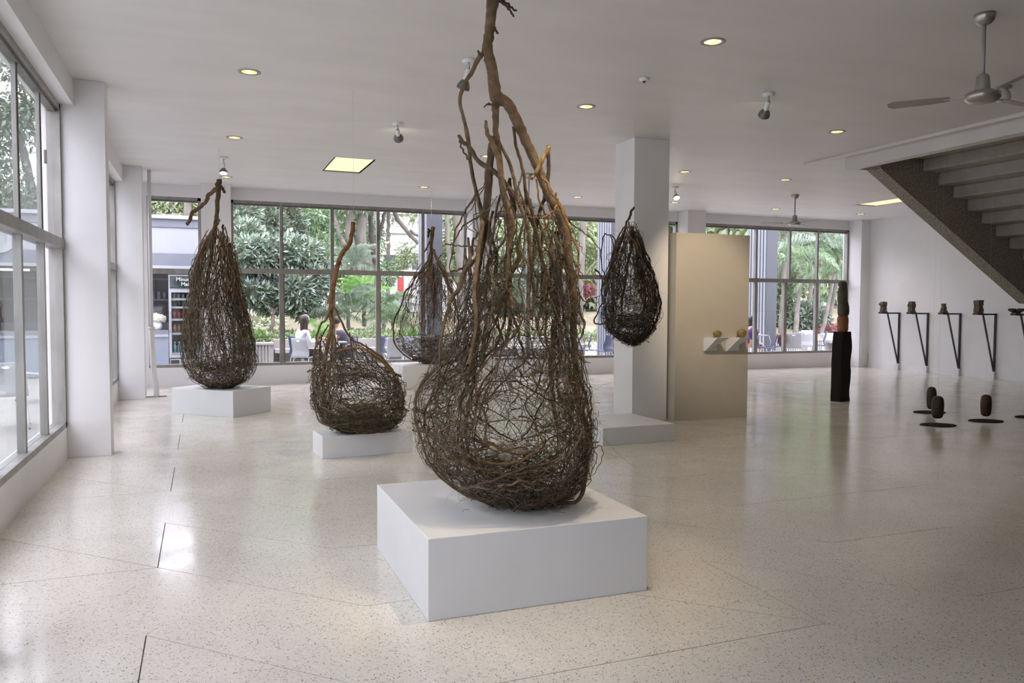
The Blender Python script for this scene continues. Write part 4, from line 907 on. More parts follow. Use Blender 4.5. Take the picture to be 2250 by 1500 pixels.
# ------------------------------------------------------------------ totem
DW = mat('charred_wood', (0.018, 0.008, 0.006), 0.7, spec=0.2, col2=(0.006, 0.005, 0.005), vscale=3, bump=0.25, bscale=14, stretch=(6, 6, 1))
STN = mat('green_stone', (0.075, 0.072, 0.05), 0.5, var=0.35, vscale=9, bump=0.1)
t = thing('totem', 'tall dark wooden post topped by a carved green stone figure with an orange band', 'sculpture', (9.84, 10.16, 0), 0.35)
b = MB(); rings = []
prof = []
for i in range(15):
    f = i / 14; z = f * 1.145; hw = 0.168 - 0.018 * f - 0.012 * math.sin(f * 7); off = -0.012 + 0.035 * f ** 2
    rings.append([(off - hw, -0.09, z), (off + hw, -0.10 + 0.01 * math.sin(i), z), (off + hw - 0.01, 0.09, z), (off - hw + 0.02, 0.09, z)])
vv = [[b.b.verts.new(q) for q in r] for r in rings]
for a, c in zip(vv, vv[1:]):
    for i in range(4): b.b.faces.new((a[i], a[(i + 1) % 4], c[(i + 1) % 4], c[i]))
b.b.faces.new(vv[0]); b.b.faces.new(vv[-1])
bmesh.ops.bevel(b.b, geom=[e for e in b.b.edges if abs(e.verts[0].co.z - e.verts[1].co.z) > 0.03], offset=0.012, segments=2, affect='EDGES')
b.build('post', DW, t)
def blobstack(rows, nm, m):
    """rows (z, x offset, rx, ry)"""
    b = bmesh.new(); prev = None; n = 20
    for z, xo, rx, ry in rows:
        ring = [b.verts.new((xo + rx * math.cos(2 * PI * i / n), ry * math.sin(2 * PI * i / n), z)) for i in range(n)]
        if prev:
            for i in range(n): f = b.faces.new((prev[i], prev[(i + 1) % n], ring[(i + 1) % n], ring[i])); f.smooth = True
        else: b.faces.new(ring[::-1])
        prev = ring
    b.faces.new(prev)
    me = bpy.data.meshes.new(nm); b.to_mesh(me); b.free(); o = link(nm, me, m, t)
    k = o.modifiers.new('s', 'SUBSURF'); k.levels = 1; k.render_levels = 1
    return o
blobstack([(1.12, 0.035, 0.07, 0.06), (1.16, 0.035, 0.10, 0.085), (1.22, 0.035, 0.102, 0.088), (1.27, 0.035, 0.098, 0.085), (1.30, 0.04, 0.105, 0.09), (1.36, 0.035, 0.100, 0.086), (1.43, 0.04, 0.092, 0.078)], 'orange_band', mat('orange_stone', (0.42, 0.16, 0.06), 0.5, col2=(0.20, 0.09, 0.045), vscale=7, bump=0.05))
blobstack([(1.385, 0.045, 0.097, 0.082), (1.46, 0.05, 0.105, 0.09), (1.53, 0.05, 0.113, 0.09), (1.58, 0.045, 0.10, 0.085), (1.62, 0.03, 0.09, 0.08), (1.645, 0.015, 0.098, 0.08), (1.68, 0.01, 0.098, 0.08), (1.74, 0.015, 0.092, 0.078), (1.80, 0.015, 0.088, 0.075), (1.86, 0.015, 0.086, 0.070), (1.90, 0.012, 0.066, 0.056)], 'torso', STN)
blobstack([(1.85, 0.015, 0.06, 0.05), (1.88, 0.012, 0.068, 0.058), (1.895, 0.01, 0.078, 0.066), (1.93, 0.005, 0.086, 0.07), (1.965, 0.005, 0.072, 0.06), (1.985, 0.005, 0.035, 0.03)], 'head', STN)

# ------------------------------------------------------------------ brackets with carved blocks on the right wall
CARV = mat('carved_wood', (0.17, 0.12, 0.07), 0.65, col2=(0.055, 0.040, 0.028), vscale=16, bump=0.8, bscale=30)
tt = ['chipped', 'straight', 'narrow stepped', 'rough pitted', 'dark petalled']
for k, y in enumerate((14.70, 13.87, 13.01, 12.15, 11.30)):
    t = thing('wall_bracket', ['black steel wall bracket farthest from the viewer, nearest the corner', 'black steel wall bracket second from the corner', 'black steel wall bracket third from the corner', 'black steel wall bracket fourth from the corner', 'black steel bracket cut by the right picture edge'][k], 'bracket', (XR, y, 0), 0, 'black wall brackets')
    z = 1.425; L = 0.50
    # arm runs from the wall towards the room (-X)
    MB().box(-0.035, -0.02, 0.16, -0.005, 0.02, z, 0.002).build('upright', DARKST, t)
    MB().box(-L, -0.02, z - 0.035, -0.005, 0.02, z, 0.002).build('arm', DARKST, t)
    MB().box(-L - 0.14, -0.06, z - 0.03, -L + 0.06, 0.06, z + 0.012, 0.003).build('tray', DARKST, t)
    a = Vector((-L + 0.10, 0, z - 0.03)); c = Vector((-0.03, 0, 0.17)); d = (c - a)
    mt = Matrix.Translation((a + c) / 2) @ d.to_track_quat('Z', 'Y').to_matrix().to_4x4()
    MB().box(-0.014, -0.014, -d.length / 2, 0.014, 0.014, d.length / 2, mtx=mt).build('strut', DARKST, t)
    MB().box(-0.085, -0.055, 0.0, 0.0, 0.055, 0.15, 0.003).build('foot_block', PLIN, t)
    c = thing('carved_block', ['chipped brown carved block on the bracket nearest the corner', 'straight sided brown carved block on the second bracket', 'narrow stepped carved block on the third bracket', 'pitted brown carved block on the fourth bracket', 'dark petal shaped carving on the bracket at the right edge'][k], 'carving', (XR - L - 0.04, y, z + 0.012), 0, 'small carvings on the brackets')
    b = bmesh.new()
    if k < 4:
        w_ = (0.10, 0.105, 0.07, 0.115)[k]; h = (0.245, 0.25, 0.20, 0.27)[k]
        vs_ = bmesh.ops.create_cube(b, size=1.0)['verts']
        bmesh.ops.subdivide_edges(b, edges=b.edges[:], cuts=5, use_grid_fill=True)
        for v in b.verts:
            x_, y_, z_ = v.co.x, v.co.y, v.co.z + 0.5
            s_ = w_ * (1.0 + 0.10 * math.sin(z_ * 9 + k * 2)) * (1.55 if (k == 2 and z_ < 0.22) else 1)
            v.co = Vector((x_ * s_ * 1.25, y_ * s_, z_ * h)) + Vector(rng.normal(0, 0.0045, 3).tolist())
            if k == 0 and x_ < -0.4 and 0.55 < z_ < 0.9: v.co.x -= 0.025
            v.co.z = max(v.co.z, 0)
        nm = 'block'
    else:
        for q in range(6):
            a = 2 * PI * q / 6
            r = bmesh.ops.create_uvsphere(b, u_segments=10, v_segments=6, radius=0.07)
            bmesh.ops.scale(b, vec=(1.3, 0.8, 0.55), verts=r['verts']); bmesh.ops.rotate(b, cent=(0, 0, 0), matrix=Matrix.Rotation(-0.35, 3, 'Y'), verts=r['verts'])
            bmesh.ops.translate(b, vec=(0.07, 0, 0.055), verts=r['verts']); bmesh.ops.rotate(b, cent=(0, 0, 0), matrix=Matrix.Rotation(a, 3, 'Z'), verts=r['verts'])
        nm = 'petals'
    me = bpy.data.meshes.new(nm); b.to_mesh(me); b.free(); link(nm, me, CARV if k < 4 else DARKST, c)
    MB().box(-0.075, -0.05, -0.001, 0.085 if k < 4 else 0.06, 0.05, 0.022, 0.003).build('base', CARV if k < 4 else DARKST, c)
t = thing('socket_box', 'small white socket box low on the far corner pillar', 'socket', (16.0, 15.66, 0.42))
MB().box(-0.07, -0.012, -0.06, 0.05, 0.008, 0.06, 0.003).build('cover', PLIN, t)
MB().tube([(0.05, 0, -0.03), (0.065, 0, -0.05), (0.065, 0, -0.4)], 0.006, 6).build('cable', GRAYM, t)

# ------------------------------------------------------------------ hanging pebbles over dark plates
PEB = mat('brown_pebble', (0.045, 0.034, 0.026), 0.45, spec=0.3, var=0.3, vscale=8)
PEB2 = mat('amber_pebble', (0.09, 0.035, 0.014), 0.35, spec=0.35, col2=(0.03, 0.018, 0.011), vscale=9)
def pebble(px, py0, py1, fy, wpx, m, label, plabel, fpx):
    yy = onz(fpx[0], fpx[1])[1]
    top = ony(px, py0, yy); bot = ony(px, py1, yy); h = top[2] - bot[2]; r = wpx / 2 * dep_of(*top[:2]) / FOC
    t = thing('hanging_stone', label, 'stone', (top[0], yy, bot[2]), 0, 'hanging oval stones')
    prof = [(0, 0), (r * 0.55, h * 0.02), (r * 0.86, h * 0.12), (r * 0.97, h * 0.35), (r, h * 0.62), (r * 0.9, h * 0.84), (r * 0.6, h * 0.96), (0, h)]
    q = smooth_path(prof, 22); q[0, 0] = q[-1, 0] = 0
    MB().lathe([(max(0, a), b_) for a, b_ in q], 22).build('body', m, t, smooth=True)
    MB().tube([(0, 0, h - 0.01), (0, 0, HC - bot[2] if top[0] < 9 else 3.6 - bot[2])], 0.0012, 4).build('wire', WIRE, t)
    pl = bmesh.new(); n = 24; c = onz(*fpx); R = 0.235
    ring = []
    for i in range(n):
        a = 2 * PI * i / n; rr = abs(math.sin(a)) ** 1.3
        ring.append((R * math.cos(a), 0.165 * math.copysign(rr, math.sin(a))))
    lo = [pl.verts.new((x, y, 0)) for x, y in ring]; hi = [pl.verts.new((x * 0.97, y * 0.95, 0.012)) for x, y in ring]
    pl.faces.new(hi)
    for i in range(n): pl.faces.new((lo[i], lo[(i + 1) % n], hi[(i + 1) % n], hi[i]))
    bmesh.ops.remove_doubles(pl, verts=pl.verts[:], dist=1e-5)
    me = bpy.data.meshes.new('floor_plate'); pl.to_mesh(me); pl.free()
    o = link('floor_plate', me, mat('plate_dark', (0.018, 0.013, 0.009), 0.8, spec=0.15, var=0.2)); o.location = (c[0], c[1], 0.0); o.rotation_euler = (0, 0, -0.42)
    tag(o, plabel, 'plate', 'dark pointed plates on the floor')
pebble(2061, 869, 919, 0, 25.5, PEB, 'front dark oval stone of the overlapping pair', 'dark pointed plate under the front stone of the pair', (2061, 934))
pebble(2047.5, 849, 899, 0, 20, PEB, 'rear dark oval stone of the overlapping pair', 'dark pointed plate under the rear stone of the pair', (2042, 906))
pebble(2167.5, 866, 914, 0, 22.5, PEB2, 'single amber brown oval stone at the right', 'dark pointed plate under the single amber stone', (2166, 925))
pebble(2275, 866, 905, 0, 22.5, PEB, 'oval stone just beyond the right picture edge', 'dark pointed plate cut by the right picture edge', (2268, 917))

# ================================================================== outside
CONC = mat('pale_concrete', (0.35, 0.335, 0.31), 0.8, var=0.1, vscale=3, bump=0.1)
CONW = mat('kiosk_white', (0.34, 0.35, 0.375), 0.6, var=0.02)
KGREY = mat('kiosk_slate', (0.17, 0.18, 0.21), 0.55, var=0.06)
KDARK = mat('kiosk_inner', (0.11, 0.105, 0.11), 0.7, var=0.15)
tag(MB().box(-16, YF, -0.12, XL - 0.2, 22.5, -0.005).build('terrace_left', CONC), 'pale concrete terrace outside the left windows', kind='structure')
tag(MB().box(XL - 0.2, YB + 0.2, -0.12, 32, 20.9, -0.005).build('terrace_back', CONC), 'pale concrete terrace outside the back windows', kind='structure')
# ground rising behind the bench
def gz(x, y):
    return 0.50 + 0.055 * max(0, min(y, 33) - 21.0) + 0.30 * max(0.0, min(1, (x - 17) / 8)) * min(1.5, max(0, y - 22) * 0.22)
gx = np.linspace(-30, 70, 101); gy = np.concatenate([np.linspace(20.85, 40, 40), np.linspace(42, 90, 12)])
GXX, GYY = np.meshgrid(gx, gy, indexing='ij')
GZ = np.vectorize(gz)(GXX, GYY) + 0.05 * np.sin(GXX * 1.7 + GYY) * np.cos(GYY * 1.3)
V = np.stack([GXX, GYY, GZ], -1).reshape(-1, 3); ii = np.arange(V.shape[0]).reshape(GXX.shape)
F = np.stack([ii[:-1, :-1], ii[1:, :-1], ii[1:, 1:], ii[:-1, 1:]], -1).reshape(-1, 4)
SOIL = mat('dry_grass_soil', (0.30, 0.23, 0.16), 0.95, col2=(0.19, 0.195, 0.11), vscale=0.55, bump=0.4, bscale=9, detail=7)
tag(link('garden_ground', np_mesh('garden_ground', V, F), SOIL), 'sloping garden ground of dry brown grass', kind='structure')
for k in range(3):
    tag(MB().box(5.27 + 5.24 * k, 19.3, -0.01, 5.27 + 5.24 * k + 0.40, 20.15, 6.5).build('outdoor_column', mat('column_shade_grey', (0.055, 0.058, 0.066), 0.7, var=0.05, vscale=2, stretch=(1, 1, 0.2)) if k != 9 else None),
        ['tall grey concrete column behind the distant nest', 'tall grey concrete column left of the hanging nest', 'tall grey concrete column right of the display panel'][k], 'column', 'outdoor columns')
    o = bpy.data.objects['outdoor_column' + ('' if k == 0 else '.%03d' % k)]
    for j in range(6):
        MB().box(5.27 + 5.24 * k - 0.012, 19.33 + j * 0.14, 0, 5.27 + 5.24 * k, 19.41 + j * 0.14, 6.5).build('lit_rib', mat('lit_rib_grey', (0.24, 0.25, 0.28), 0.7), o)  # lighter ribs on a darkened base paint daylit and shaded faces
# fluted planter and bench
def fluted(x0, x1, y, z0, z1, nm, label):
    t = thing(nm, label, 'planter', (x0, y, 0))
    MB().box(0, 0.02, z0, x1 - x0, 0.5, z1 - 0.05).build('wall_panel', CONC, t)
    MB().box(-0.02, -0.04, z1 - 0.05, x1 - x0 + 0.02, 0.54, z1, 0.006).build('cap', CONC, t)
    rb = MB(); n = int((x1 - x0) / 0.075)
    for i in range(n): rb.box(i * 0.075 + 0.01, -0.015, z0, i * 0.075 + 0.045, 0.02, z1 - 0.05)
    r = rb.build('flute', CONC, t); r['kind'] = 'stuff'
fluted(0.45, 1.62, 20.3, 0, 0.62, 'planter_wall', 'ribbed concrete planter wall right of the left nest')
fluted(15.9, 19.2, 20.55, 0, 0.50, 'planter_wall', 'ribbed concrete planter wall behind the white chairs at right')
def bench(x0, x1, label):
    t = thing('concrete_bench', label, 'bench', (x0, 20.25, 0))
    MB().box(0, 0.45, 0.0, x1 - x0, 0.62, 0.68, 0.01).build('back_wall_panel', CONC, t)
    MB().box(0, 0, 0.36, x1 - x0, 0.45, 0.46, 0.008).build('seat_slab', CONC, t)
    for f in (0.05, 0.5, 0.95):
        MB().box((x1 - x0) * f - 0.06, 0.08, 0, (x1 - x0) * f + 0.06, 0.45, 0.36).build('support', CONC, t)
bench(1.66, 5.2, 'long concrete bench behind the seated pair')
bench(6.0, 10.4, 'long concrete bench behind the large nest')
bench(19.3, 25.0, 'concrete bench at the far right behind the blue chair')

# ------------------------------------------------------------------ kiosk
KY = 19.0
def kz(py, px=380): return float(ony(px, py, KY)[2])
k0 = thing('kiosk', 'low white and slate grey flat roofed kiosk beyond the narrow back window', 'building', (-6.0, KY, 0))
def kb(nm, x0, x1, y0, y1, z0, z1, m): return MB().box(x0 + 6, y0 - KY, z0, x1 + 6, y1 - KY, z1, 0.006).build(nm, m, k0)
KX0, KX1 = -14.0, 0.35
kb('roof_slab', KX0, KX1 + 0.1, KY - 0.12, KY + 3.4, kz(482), kz(474), CONW)
kb('upper_band', KX0, KX1, KY - 0.05, KY + 3.2, kz(500), kz(482), KGREY)
fas = kb('fascia', KX0, KX1, KY - 0.02, KY + 3.2, kz(557), kz(500), CONW)
kb('lower_band', KX0, KX1, KY - 0.05, KY + 3.2, kz(584), kz(557), KGREY)
kb('light_strip', KX0, KX1, KY - 0.07, KY + 0.05, kz(591), kz(584), CONW)
kb('back_panel', KX0, KX1, KY + 2.6, KY + 2.75, 0, kz(591), KDARK)
kb('side_panel', KX1 - 0.12, KX1, KY + 0.05, KY + 2.6, 0, kz(591), KDARK)
kb('side_panel', KX0, KX0 + 0.12, KY + 0.05, KY + 2.6, 0, kz(591), KDARK)
kb('floor_panel', KX0, KX1, KY + 0.0, KY + 2.6, 0.0, 0.03, KDARK)
def text_mesh(nm, body, size, ext, m, parent, loc, bold=0.0):
    cu = bpy.data.curves.new(nm, 'FONT'); cu.body = body; cu.size = size; cu.extrude = ext; cu.align_x = 'CENTER'; cu.offset = bold
    tmp = bpy.data.objects.new('text', cu); C.objects.link(tmp); bpy.context.view_layer.update()
    me = bpy.data.meshes.new_from_object(tmp.evaluated_get(bpy.context.evaluated_depsgraph_get())); bpy.data.objects.remove(tmp); bpy.data.curves.remove(cu)
    me.materials.clear(); o = link(nm, me, m, parent); o.location = loc; o.rotation_euler = (PI / 2, 0, 0)
    return o
pL = ony(-2, 553, KY)
text_mesh('letter', 'U', 0.95, 0.04, mat('letter_grey', (0.35, 0.36, 0.38), 0.5), fas, (pL[0] + 6, -0.06, pL[2]), 0.02)
# counter
xA, xB = float(ony(300, 770, KY)[0]), float(ony(371, 770, KY)[0])
ct = thing('service_counter', 'slate blue kiosk counter with a white strip', 'counter', (-4.0, KY, 0))
MB().box(-3.0, 0.0, 0.03, xB + 4, 0.55, kz(740), 0.004).build('front_panel', mat('slate_blue', (0.22, 0.25, 0.31), 0.5, var=0.05), ct)
MB().box(-3.0, -0.03, kz(740), xB + 4, 0.58, kz(734), 0.003).build('white_strip', CONW, ct)
MB().box(-3.0, -0.02, kz(734), xB + 4, 0.6, kz(725), 0.003).build('worktop', KGREY, ct)
pv = ony(343, 723.5, KY); zt_ = kz(725)
vz = thing('flower_vase', 'round white vase of cream hydrangeas on the kiosk counter', 'vase', (pv[0], KY + 0.2, zt_))
q = smooth_path([(0.06, 0), (0.10, 0.03), (0.118, 0.10), (0.105, 0.16), (0.085, 0.19)], 14); MB().lathe([(0, 0)] + [tuple(a) for a in q] + [(0.07, 0.18), (0, 0.12)], 24).build('pot', WHITEP, vz)
for k in range(9):
    a = 2 * PI * k / 8; r = 0.13 if k < 8 else 0
    b = bmesh.new(); bmesh.ops.create_icosphere(b, subdivisions=3, radius=0.075)
    for v in b.verts: v.co = v.co * (1 + 0.10 * rng.standard_normal())
    me = bpy.data.meshes.new('bloom'); b.to_mesh(me); b.free(); o = link('bloom', me, mat('cream_bloom', (0.62, 0.64, 0.50), 0.8, var=0.15, vscale=40), vz); o.location = (math.cos(a) * r, math.sin(a) * r * 0.8, 0.25 + (0.05 if k == 8 else 0.015 * (k % 3)))
# fridge
fx0 = float(ony(371, 700, KY)[0]); fx1 = fx0 + 0.70; fh = kz(603); fzb = 0.03
fr = thing('drinks_fridge', 'white upright glass door drinks fridge in the kiosk', 'fridge', (fx0, KY, 0))
W_ = fx1 - fx0; dz1 = kz(636, 372); dz0 = kz(786, 372)
body = MB().box(0, 0.04, fzb, 0.03, 0.6, fh).box(W_ - 0.03, 0.04, fzb, W_, 0.6, fh).box(0.03, 0.57, fzb, W_ - 0.03, 0.6, fh).box(0.03, 0.04, fh - 0.03, W_ - 0.03, 0.57, fh).box(0.03, 0.04, dz1, W_ - 0.03, 0.57, dz1 + 0.03).box(0.03, 0.04, fzb, W_ - 0.03, 0.57, dz0 - 0.02)
body.build('cabinet', CONW, fr)
MB().box(0.03, 0.02, dz1 + 0.04, W_ - 0.03, 0.045, fh - 0.03, 0.004).build('header_sign', mat('sign_dark', (0.05, 0.065, 0.07), 0.4), fr)
sg = bpy.data.objects['header_sign']
b = MB().prism([(0.10 * 0 + 0.12 + 0.0, 0)] * 0 or [(W_ / 2 + 0.25 * math.cos(a) * (abs(math.cos(a)) ** -0.5 if abs(math.cos(a)) > .3 else 1.8), (dz1 + fh) / 2 + 0.10 * math.sin(a)) for a in np.linspace(0, 2 * PI, 28, endpoint=False)], -0.018, -0.012)
bb = b.build('badge', mat('badge_green', (0.012, 0.028, 0.020), 0.5), sg); bb.rotation_euler = (PI / 2, 0, 0)
for i, tx in enumerate(('Minute', 'Maid')):
    text_mesh('lettering', tx, 0.115, 0.002, mat('sign_letter', (0.50, 0.52, 0.48), 0.5), sg, (W_ / 2 - 0.03 + 0.05 * i, -0.022, (dz1 + fh) / 2 + 0.025 - 0.105 * i), 0.002)
dr = MB().box(0, 0, dz0, 0.055, 0.035, dz1).box(W_ - 0.055, 0, dz0, W_, 0.035, dz1).box(0.055, 0, dz0, W_ - 0.055, 0.035, dz0 + 0.06).box(0.055, 0, dz1 - 0.06, W_ - 0.055, 0.035, dz1).build('door', CONW, fr)
MB().box(0.055, 0.014, dz0 + 0.06, W_ - 0.055, 0.020, dz1 - 0.06).build('pane', GLASS, dr)
hz = (dz0 + dz1) / 2
MB().tube(smooth_path([(0.03, 0, hz + 0.30), (0.03, -0.04, hz + 0.22), (0.03, -0.04, hz - 0.1), (0.03, 0, hz - 0.18)], 12), 0.012, 8).build('handle', CONW, dr)
MB().box(0.02, 0.0, fzb, W_ - 0.02, 0.04, dz0 - 0.03, 0.003).build('lower_grille', CONW, fr)
for j in range(3): MB().box(0.04, -0.004, fzb + 0.04 + 0.05 * j, W_ - 0.04, 0.0, fzb + 0.05 + 0.05 * j).build('slat', KGREY, fr)
MB().box(0.03, -0.012, dz0 - 0.13, 0.20, 0.0, dz0 - 0.05, 0.003).build('vent_plate', DARKST, fr)
MB().box(0.03, 0.54, dz0 + 0.02, W_ - 0.03, 0.57, dz1).build('inner_back', mat('fridge_inner', (0.16, 0.16, 0.17), 0.6), fr)
shz = [kz(p, 385) for p in (655, 673, 700, 731, 775)]
bl = [('steel drinks can on the top fridge shelf', (0.22, 0.22, 0.24), 0.03, 0.10, 'can'), ('dark green bottle on the second fridge shelf', (0.03, 0.06, 0.03), 0.028, 0.13, 'bottle'), ('red drinks bottle on the third fridge shelf', (0.22, 0.03, 0.03), 0.035, 0.22, 'bottle'), ('amber juice bottle on the fourth fridge shelf', (0.20, 0.11, 0.06), 0.035, 0.20, 'bottle'), ('clear blue water bottle on the bottom fridge shelf', (0.13, 0.27, 0.31), 0.035, 0.24, 'bottle')]
for j, z in enumerate(shz):
    MB().box(0.055, 0.05, z - 0.045, W_ - 0.055, 0.53, z).build('shelf_rack', CONW, fr)
    lb, col, r, h, nm = bl[j]; me = None
    for i in range(6):
        x = fx0 + 0.11 + i * 0.093
        if me is None:
            t = thing(nm, 'leftmost ' + lb, nm, (x, KY + 0.13, z), 0, 'drinks in the kiosk fridge')
            if nm == 'bottle':
                MB().lathe([(0, 0), (r, 0), (r, h * 0.62), (r * 0.45, h * 0.8), (r * 0.4, h * 0.92), (0, h * 0.92)], 12).build('body', mat('drink_%d' % j, col, 0.2, var=0.1), t)
                MB().lathe([(0, h * 0.9), (r * 0.48, h * 0.9), (r * 0.48, h), (0, h)], 10).build('cap', mat('cap_%d' % j, (0.5, 0.05, 0.04) if j in (2, 3) else (0.6, 0.7, 0.75), 0.4), t)
            else:
                MB().lathe([(0, 0), (r * 0.9, 0), (r, 0.01), (r, h - 0.01), (r * 0.85, h), (0, h)], 12).build('body', mat('drink_%d' % j, col, 0.3, metal=0.5, var=0.2), t)
            me = t
        else:
            c = copy_tree(me); c.location.x = x; c['label'] = ('second', 'third', 'fourth', 'fifth', 'rightmost')[i - 1] + ' ' + lb.replace('on the', 'from the left, on the')
# things inside the kiosk
pf = ony(345, 690, KY + 1.6)
t = thing('picture_frame', 'small dark framed picture on the back counter of the kiosk', 'picture', (pf[0], KY + 1.47, 1.25))
MB().box(-0.17, 0, -0.1, 0.17, 0.02, 0.30, 0.004).build('frame', DARKST, t); MB().box(-0.12, -0.003, -0.05, 0.12, 0, 0.25).build('print', mat('print_grey', (0.35, 0.36, 0.36), 0.6, col2=(0.1, 0.1, 0.1), vscale=12), t)
t = thing('back_counter', 'dark shelf unit behind the kiosk counter', 'shelf', (-4, KY + 1.5, 0))
MB().box(-3, 0, 0.03, xB + 4, 0.25, 1.15).build('body', KDARK, t); MB().box(-3, 0.3, 1.65, xB + 4, 0.6, 1.69).build('board', KGREY, t); MB().box(-3, 0.3, 2.15, xB + 4, 0.6, 2.18).build('board', KGREY, t)
for i in range(8):
    j = thing('jar', ('leftmost', 'second', 'third', 'fourth', 'fifth', 'sixth', 'seventh', 'rightmost')[i] + ' glass jar on the dark shelf behind the kiosk counter', 'jar', (-1.75 + i * 0.13, KY + 1.95, 1.69), 0, 'jars on the kiosk shelf')
    MB().lathe([(0, 0), (0.045, 0), (0.045, 0.14), (0.035, 0.16), (0, 0.16)], 12).build('body', mat('jar_grey', (0.22, 0.24, 0.26), 0.2, var=0.3, vscale=5), j)
    MB().lathe([(0, 0.155), (0.04, 0.155), (0.04, 0.18), (0, 0.18)], 12).build('lid', KGREY, j)
t = thing('display_case', 'glass topped pastry case on the kiosk terrace beyond the left window', 'display case', (-6.3, KY - 1.0, 0))
MB().box(-0.8, 0, 0, 0.8, 0.6, 0.8, 0.01).build('cabinet', CONW, t); MB().box(-0.8, 0.02, 0.8, -0.78, 0.58, 1.35).box(0.78, 0.02, 0.8, 0.8, 0.58, 1.35).build('side_pane', GLASS, t); MB().box(-0.78, 0.02, 0.8, 0.78, 0.03, 1.35).build('front_pane', GLASS, t); MB().box(-0.8, 0, 1.35, 0.8, 0.6, 1.38).build('top_board', CONW, t)
MB().tube([(-0.7, 0.1, 1.33), (0.7, 0.1, 1.33)], 0.012).build('tube_lamp', mat('case_glow', (1, 1, 0.8), 0.5, emit=(1, 0.85, 0.5), estr=6), t)

# ------------------------------------------------------------------ chairs, tables
def chair_proto(shell_m, nm_label, handle_m, leg_m):
    t = thing('cafe_chair', nm_label, 'chair', (0, 0, 0), 0, 'terrace chairs')
    side = smooth_path([(-0.27, 0.84), (-0.235, 0.68), (-0.20, 0.56), (-0.215, 0.48), (-0.19, 0.43), (-0.10, 0.415), (0.05, 0.435), (0.18, 0.45), (0.235, 0.44), (0.25, 0.42)], 24)
    b = bmesh.new(); rows = []
    for i, (y, z) in enumerate(side):
        wd = 0.20 + 0.035 * min(1, i / 10) - (0.02 if i > 20 else 0)
        rows.append([b.verts.new((x * wd, y + (0.03 * x * x if i < 9 else 0), z + (0.02 * x * x if i > 11 else 0))) for x in (-1, -0.9, -0.5, 0, 0.5, 0.9, 1)])
    for a, c in zip(rows, rows[1:]):
        for i in range(6): f = b.faces.new((a[i], a[i + 1], c[i + 1], c[i])); f.smooth = True
    me = bpy.data.meshes.new('seat_shell'); b.to_mesh(me); b.free(); o = link('seat_shell', me, shell_m, t)
    k = o.modifiers.new('so', 'SOLIDIFY'); k.thickness = 0.014
    MB().prism([(0.045 * math.cos(a), 0.018 * math.sin(a)) for a in np.linspace(0, 2 * PI, 16, endpoint=False)], -0.018, 0.02).build('grip_hole', handle_m, t).matrix_local = Matrix.Translation((0, -0.258, 0.775)) @ Matrix.Rotation(PI / 2 - 0.22, 4, 'X')
    for sx_, sy in ((-1, -1), (1, -1), (-1, 1), (1, 1)):
        MB().tube(smooth_path([(sx_ * 0.10, sy * 0.10, 0.42), (sx_ * 0.17, sy * 0.14, 0.405), (sx_ * 0.20, sy * 0.17, 0.36), (sx_ * 0.235, sy * 0.24, 0.01)], 10), 0.010, 8).build('leg', leg_m, t)
        MB().lathe([(0, 0), (0.014, 0), (0.014, 0.02), (0, 0.02)], 8, (sx_ * 0.235, sy * 0.24, 0)).build('foot_cap', DARKST, t)
    return t
CW = mat('chair_white', (0.42, 0.43, 0.45), 0.4, var=0.02); CB = mat('chair_blue', (0.050, 0.062, 0.125), 0.4, var=0.1); CK = mat('chair_black', (0.02, 0.022, 0.03), 0.4); LEGM = mat('leg_white', (0.75, 0.75, 0.76), 0.3, metal=0.3)
protos = {}
def chair(kind, px, py_top, y, face, label):
    """face: heading in degrees, direction the sitter looks (0 = +X, 90 = +Y)"""
    p = ony(px, py_top, y)
    if kind not in protos: o = protos[kind] = chair_proto({'w': CW, 'b': CB, 'k': CK}[kind], label, {'w': mat('hole_light', (0.85, 0.86, 0.88), 0.5), 'b': CW, 'k': CW}[kind], LEGM)
    else: o = copy_tree(protos[kind]); o['label'] = label
    a = math.radians(face); o.rotation_euler = (0, 0, a - PI / 2)
    o.location = (p[0] + 0.25 * math.cos(a), y + 0.25 * math.sin(a), 0)
    return o
chair('w', 656, 741, 17.55, 45, 'white chair the long haired woman sits on')
chair('b', 648, 738, 18.3, 40, 'blue chair half hidden behind the woman')
chair('k', 781, 742, 18.5, 190, 'black chair behind the man, its back showing beside his elbow')
chair('b', 845, 737, 18.4, 150, 'blue chair left of the distant nest')
chair('w', 873, 738, 17.3, 85, 'white chair with its back to the window behind the distant nest')
chair('w', 905, 738, 17.8, 80, 'white chair behind the distant nest bowl')
chair('b', 1299, 733, 18.2, 153, 'blue chair seen from the side right of the large nest')
chair('b', 1342, 742, 17.5, 120, 'blue chair below the hanging nest')
chair('b', 1690, 727, 18.2, 321, 'blue chair facing right, beside the outdoor column at right')
chair('b', 1708, 731, 17.3, 141, 'blue chair facing left beside the brown bag')
chair('w', 1744, 728, 17.3, 53, 'grey white chair with its back to the right window')
chair('w', 1776, 725, 19.2, 228, 'rear white chair at the right window, facing the room')
chair('w', 1772, 735, 18.0, 50, 'front white chair of the pair at the right window')
chair('b', 1816, 728, 18.2, 141, 'blue chair seen from the side left of the totem')
chair('w', 12, 802, 11.2, 100, 'white chair outside the nearest left window')
chair('w', 116, 778, 14.6, 200, 'white chair farther out beyond the left window')
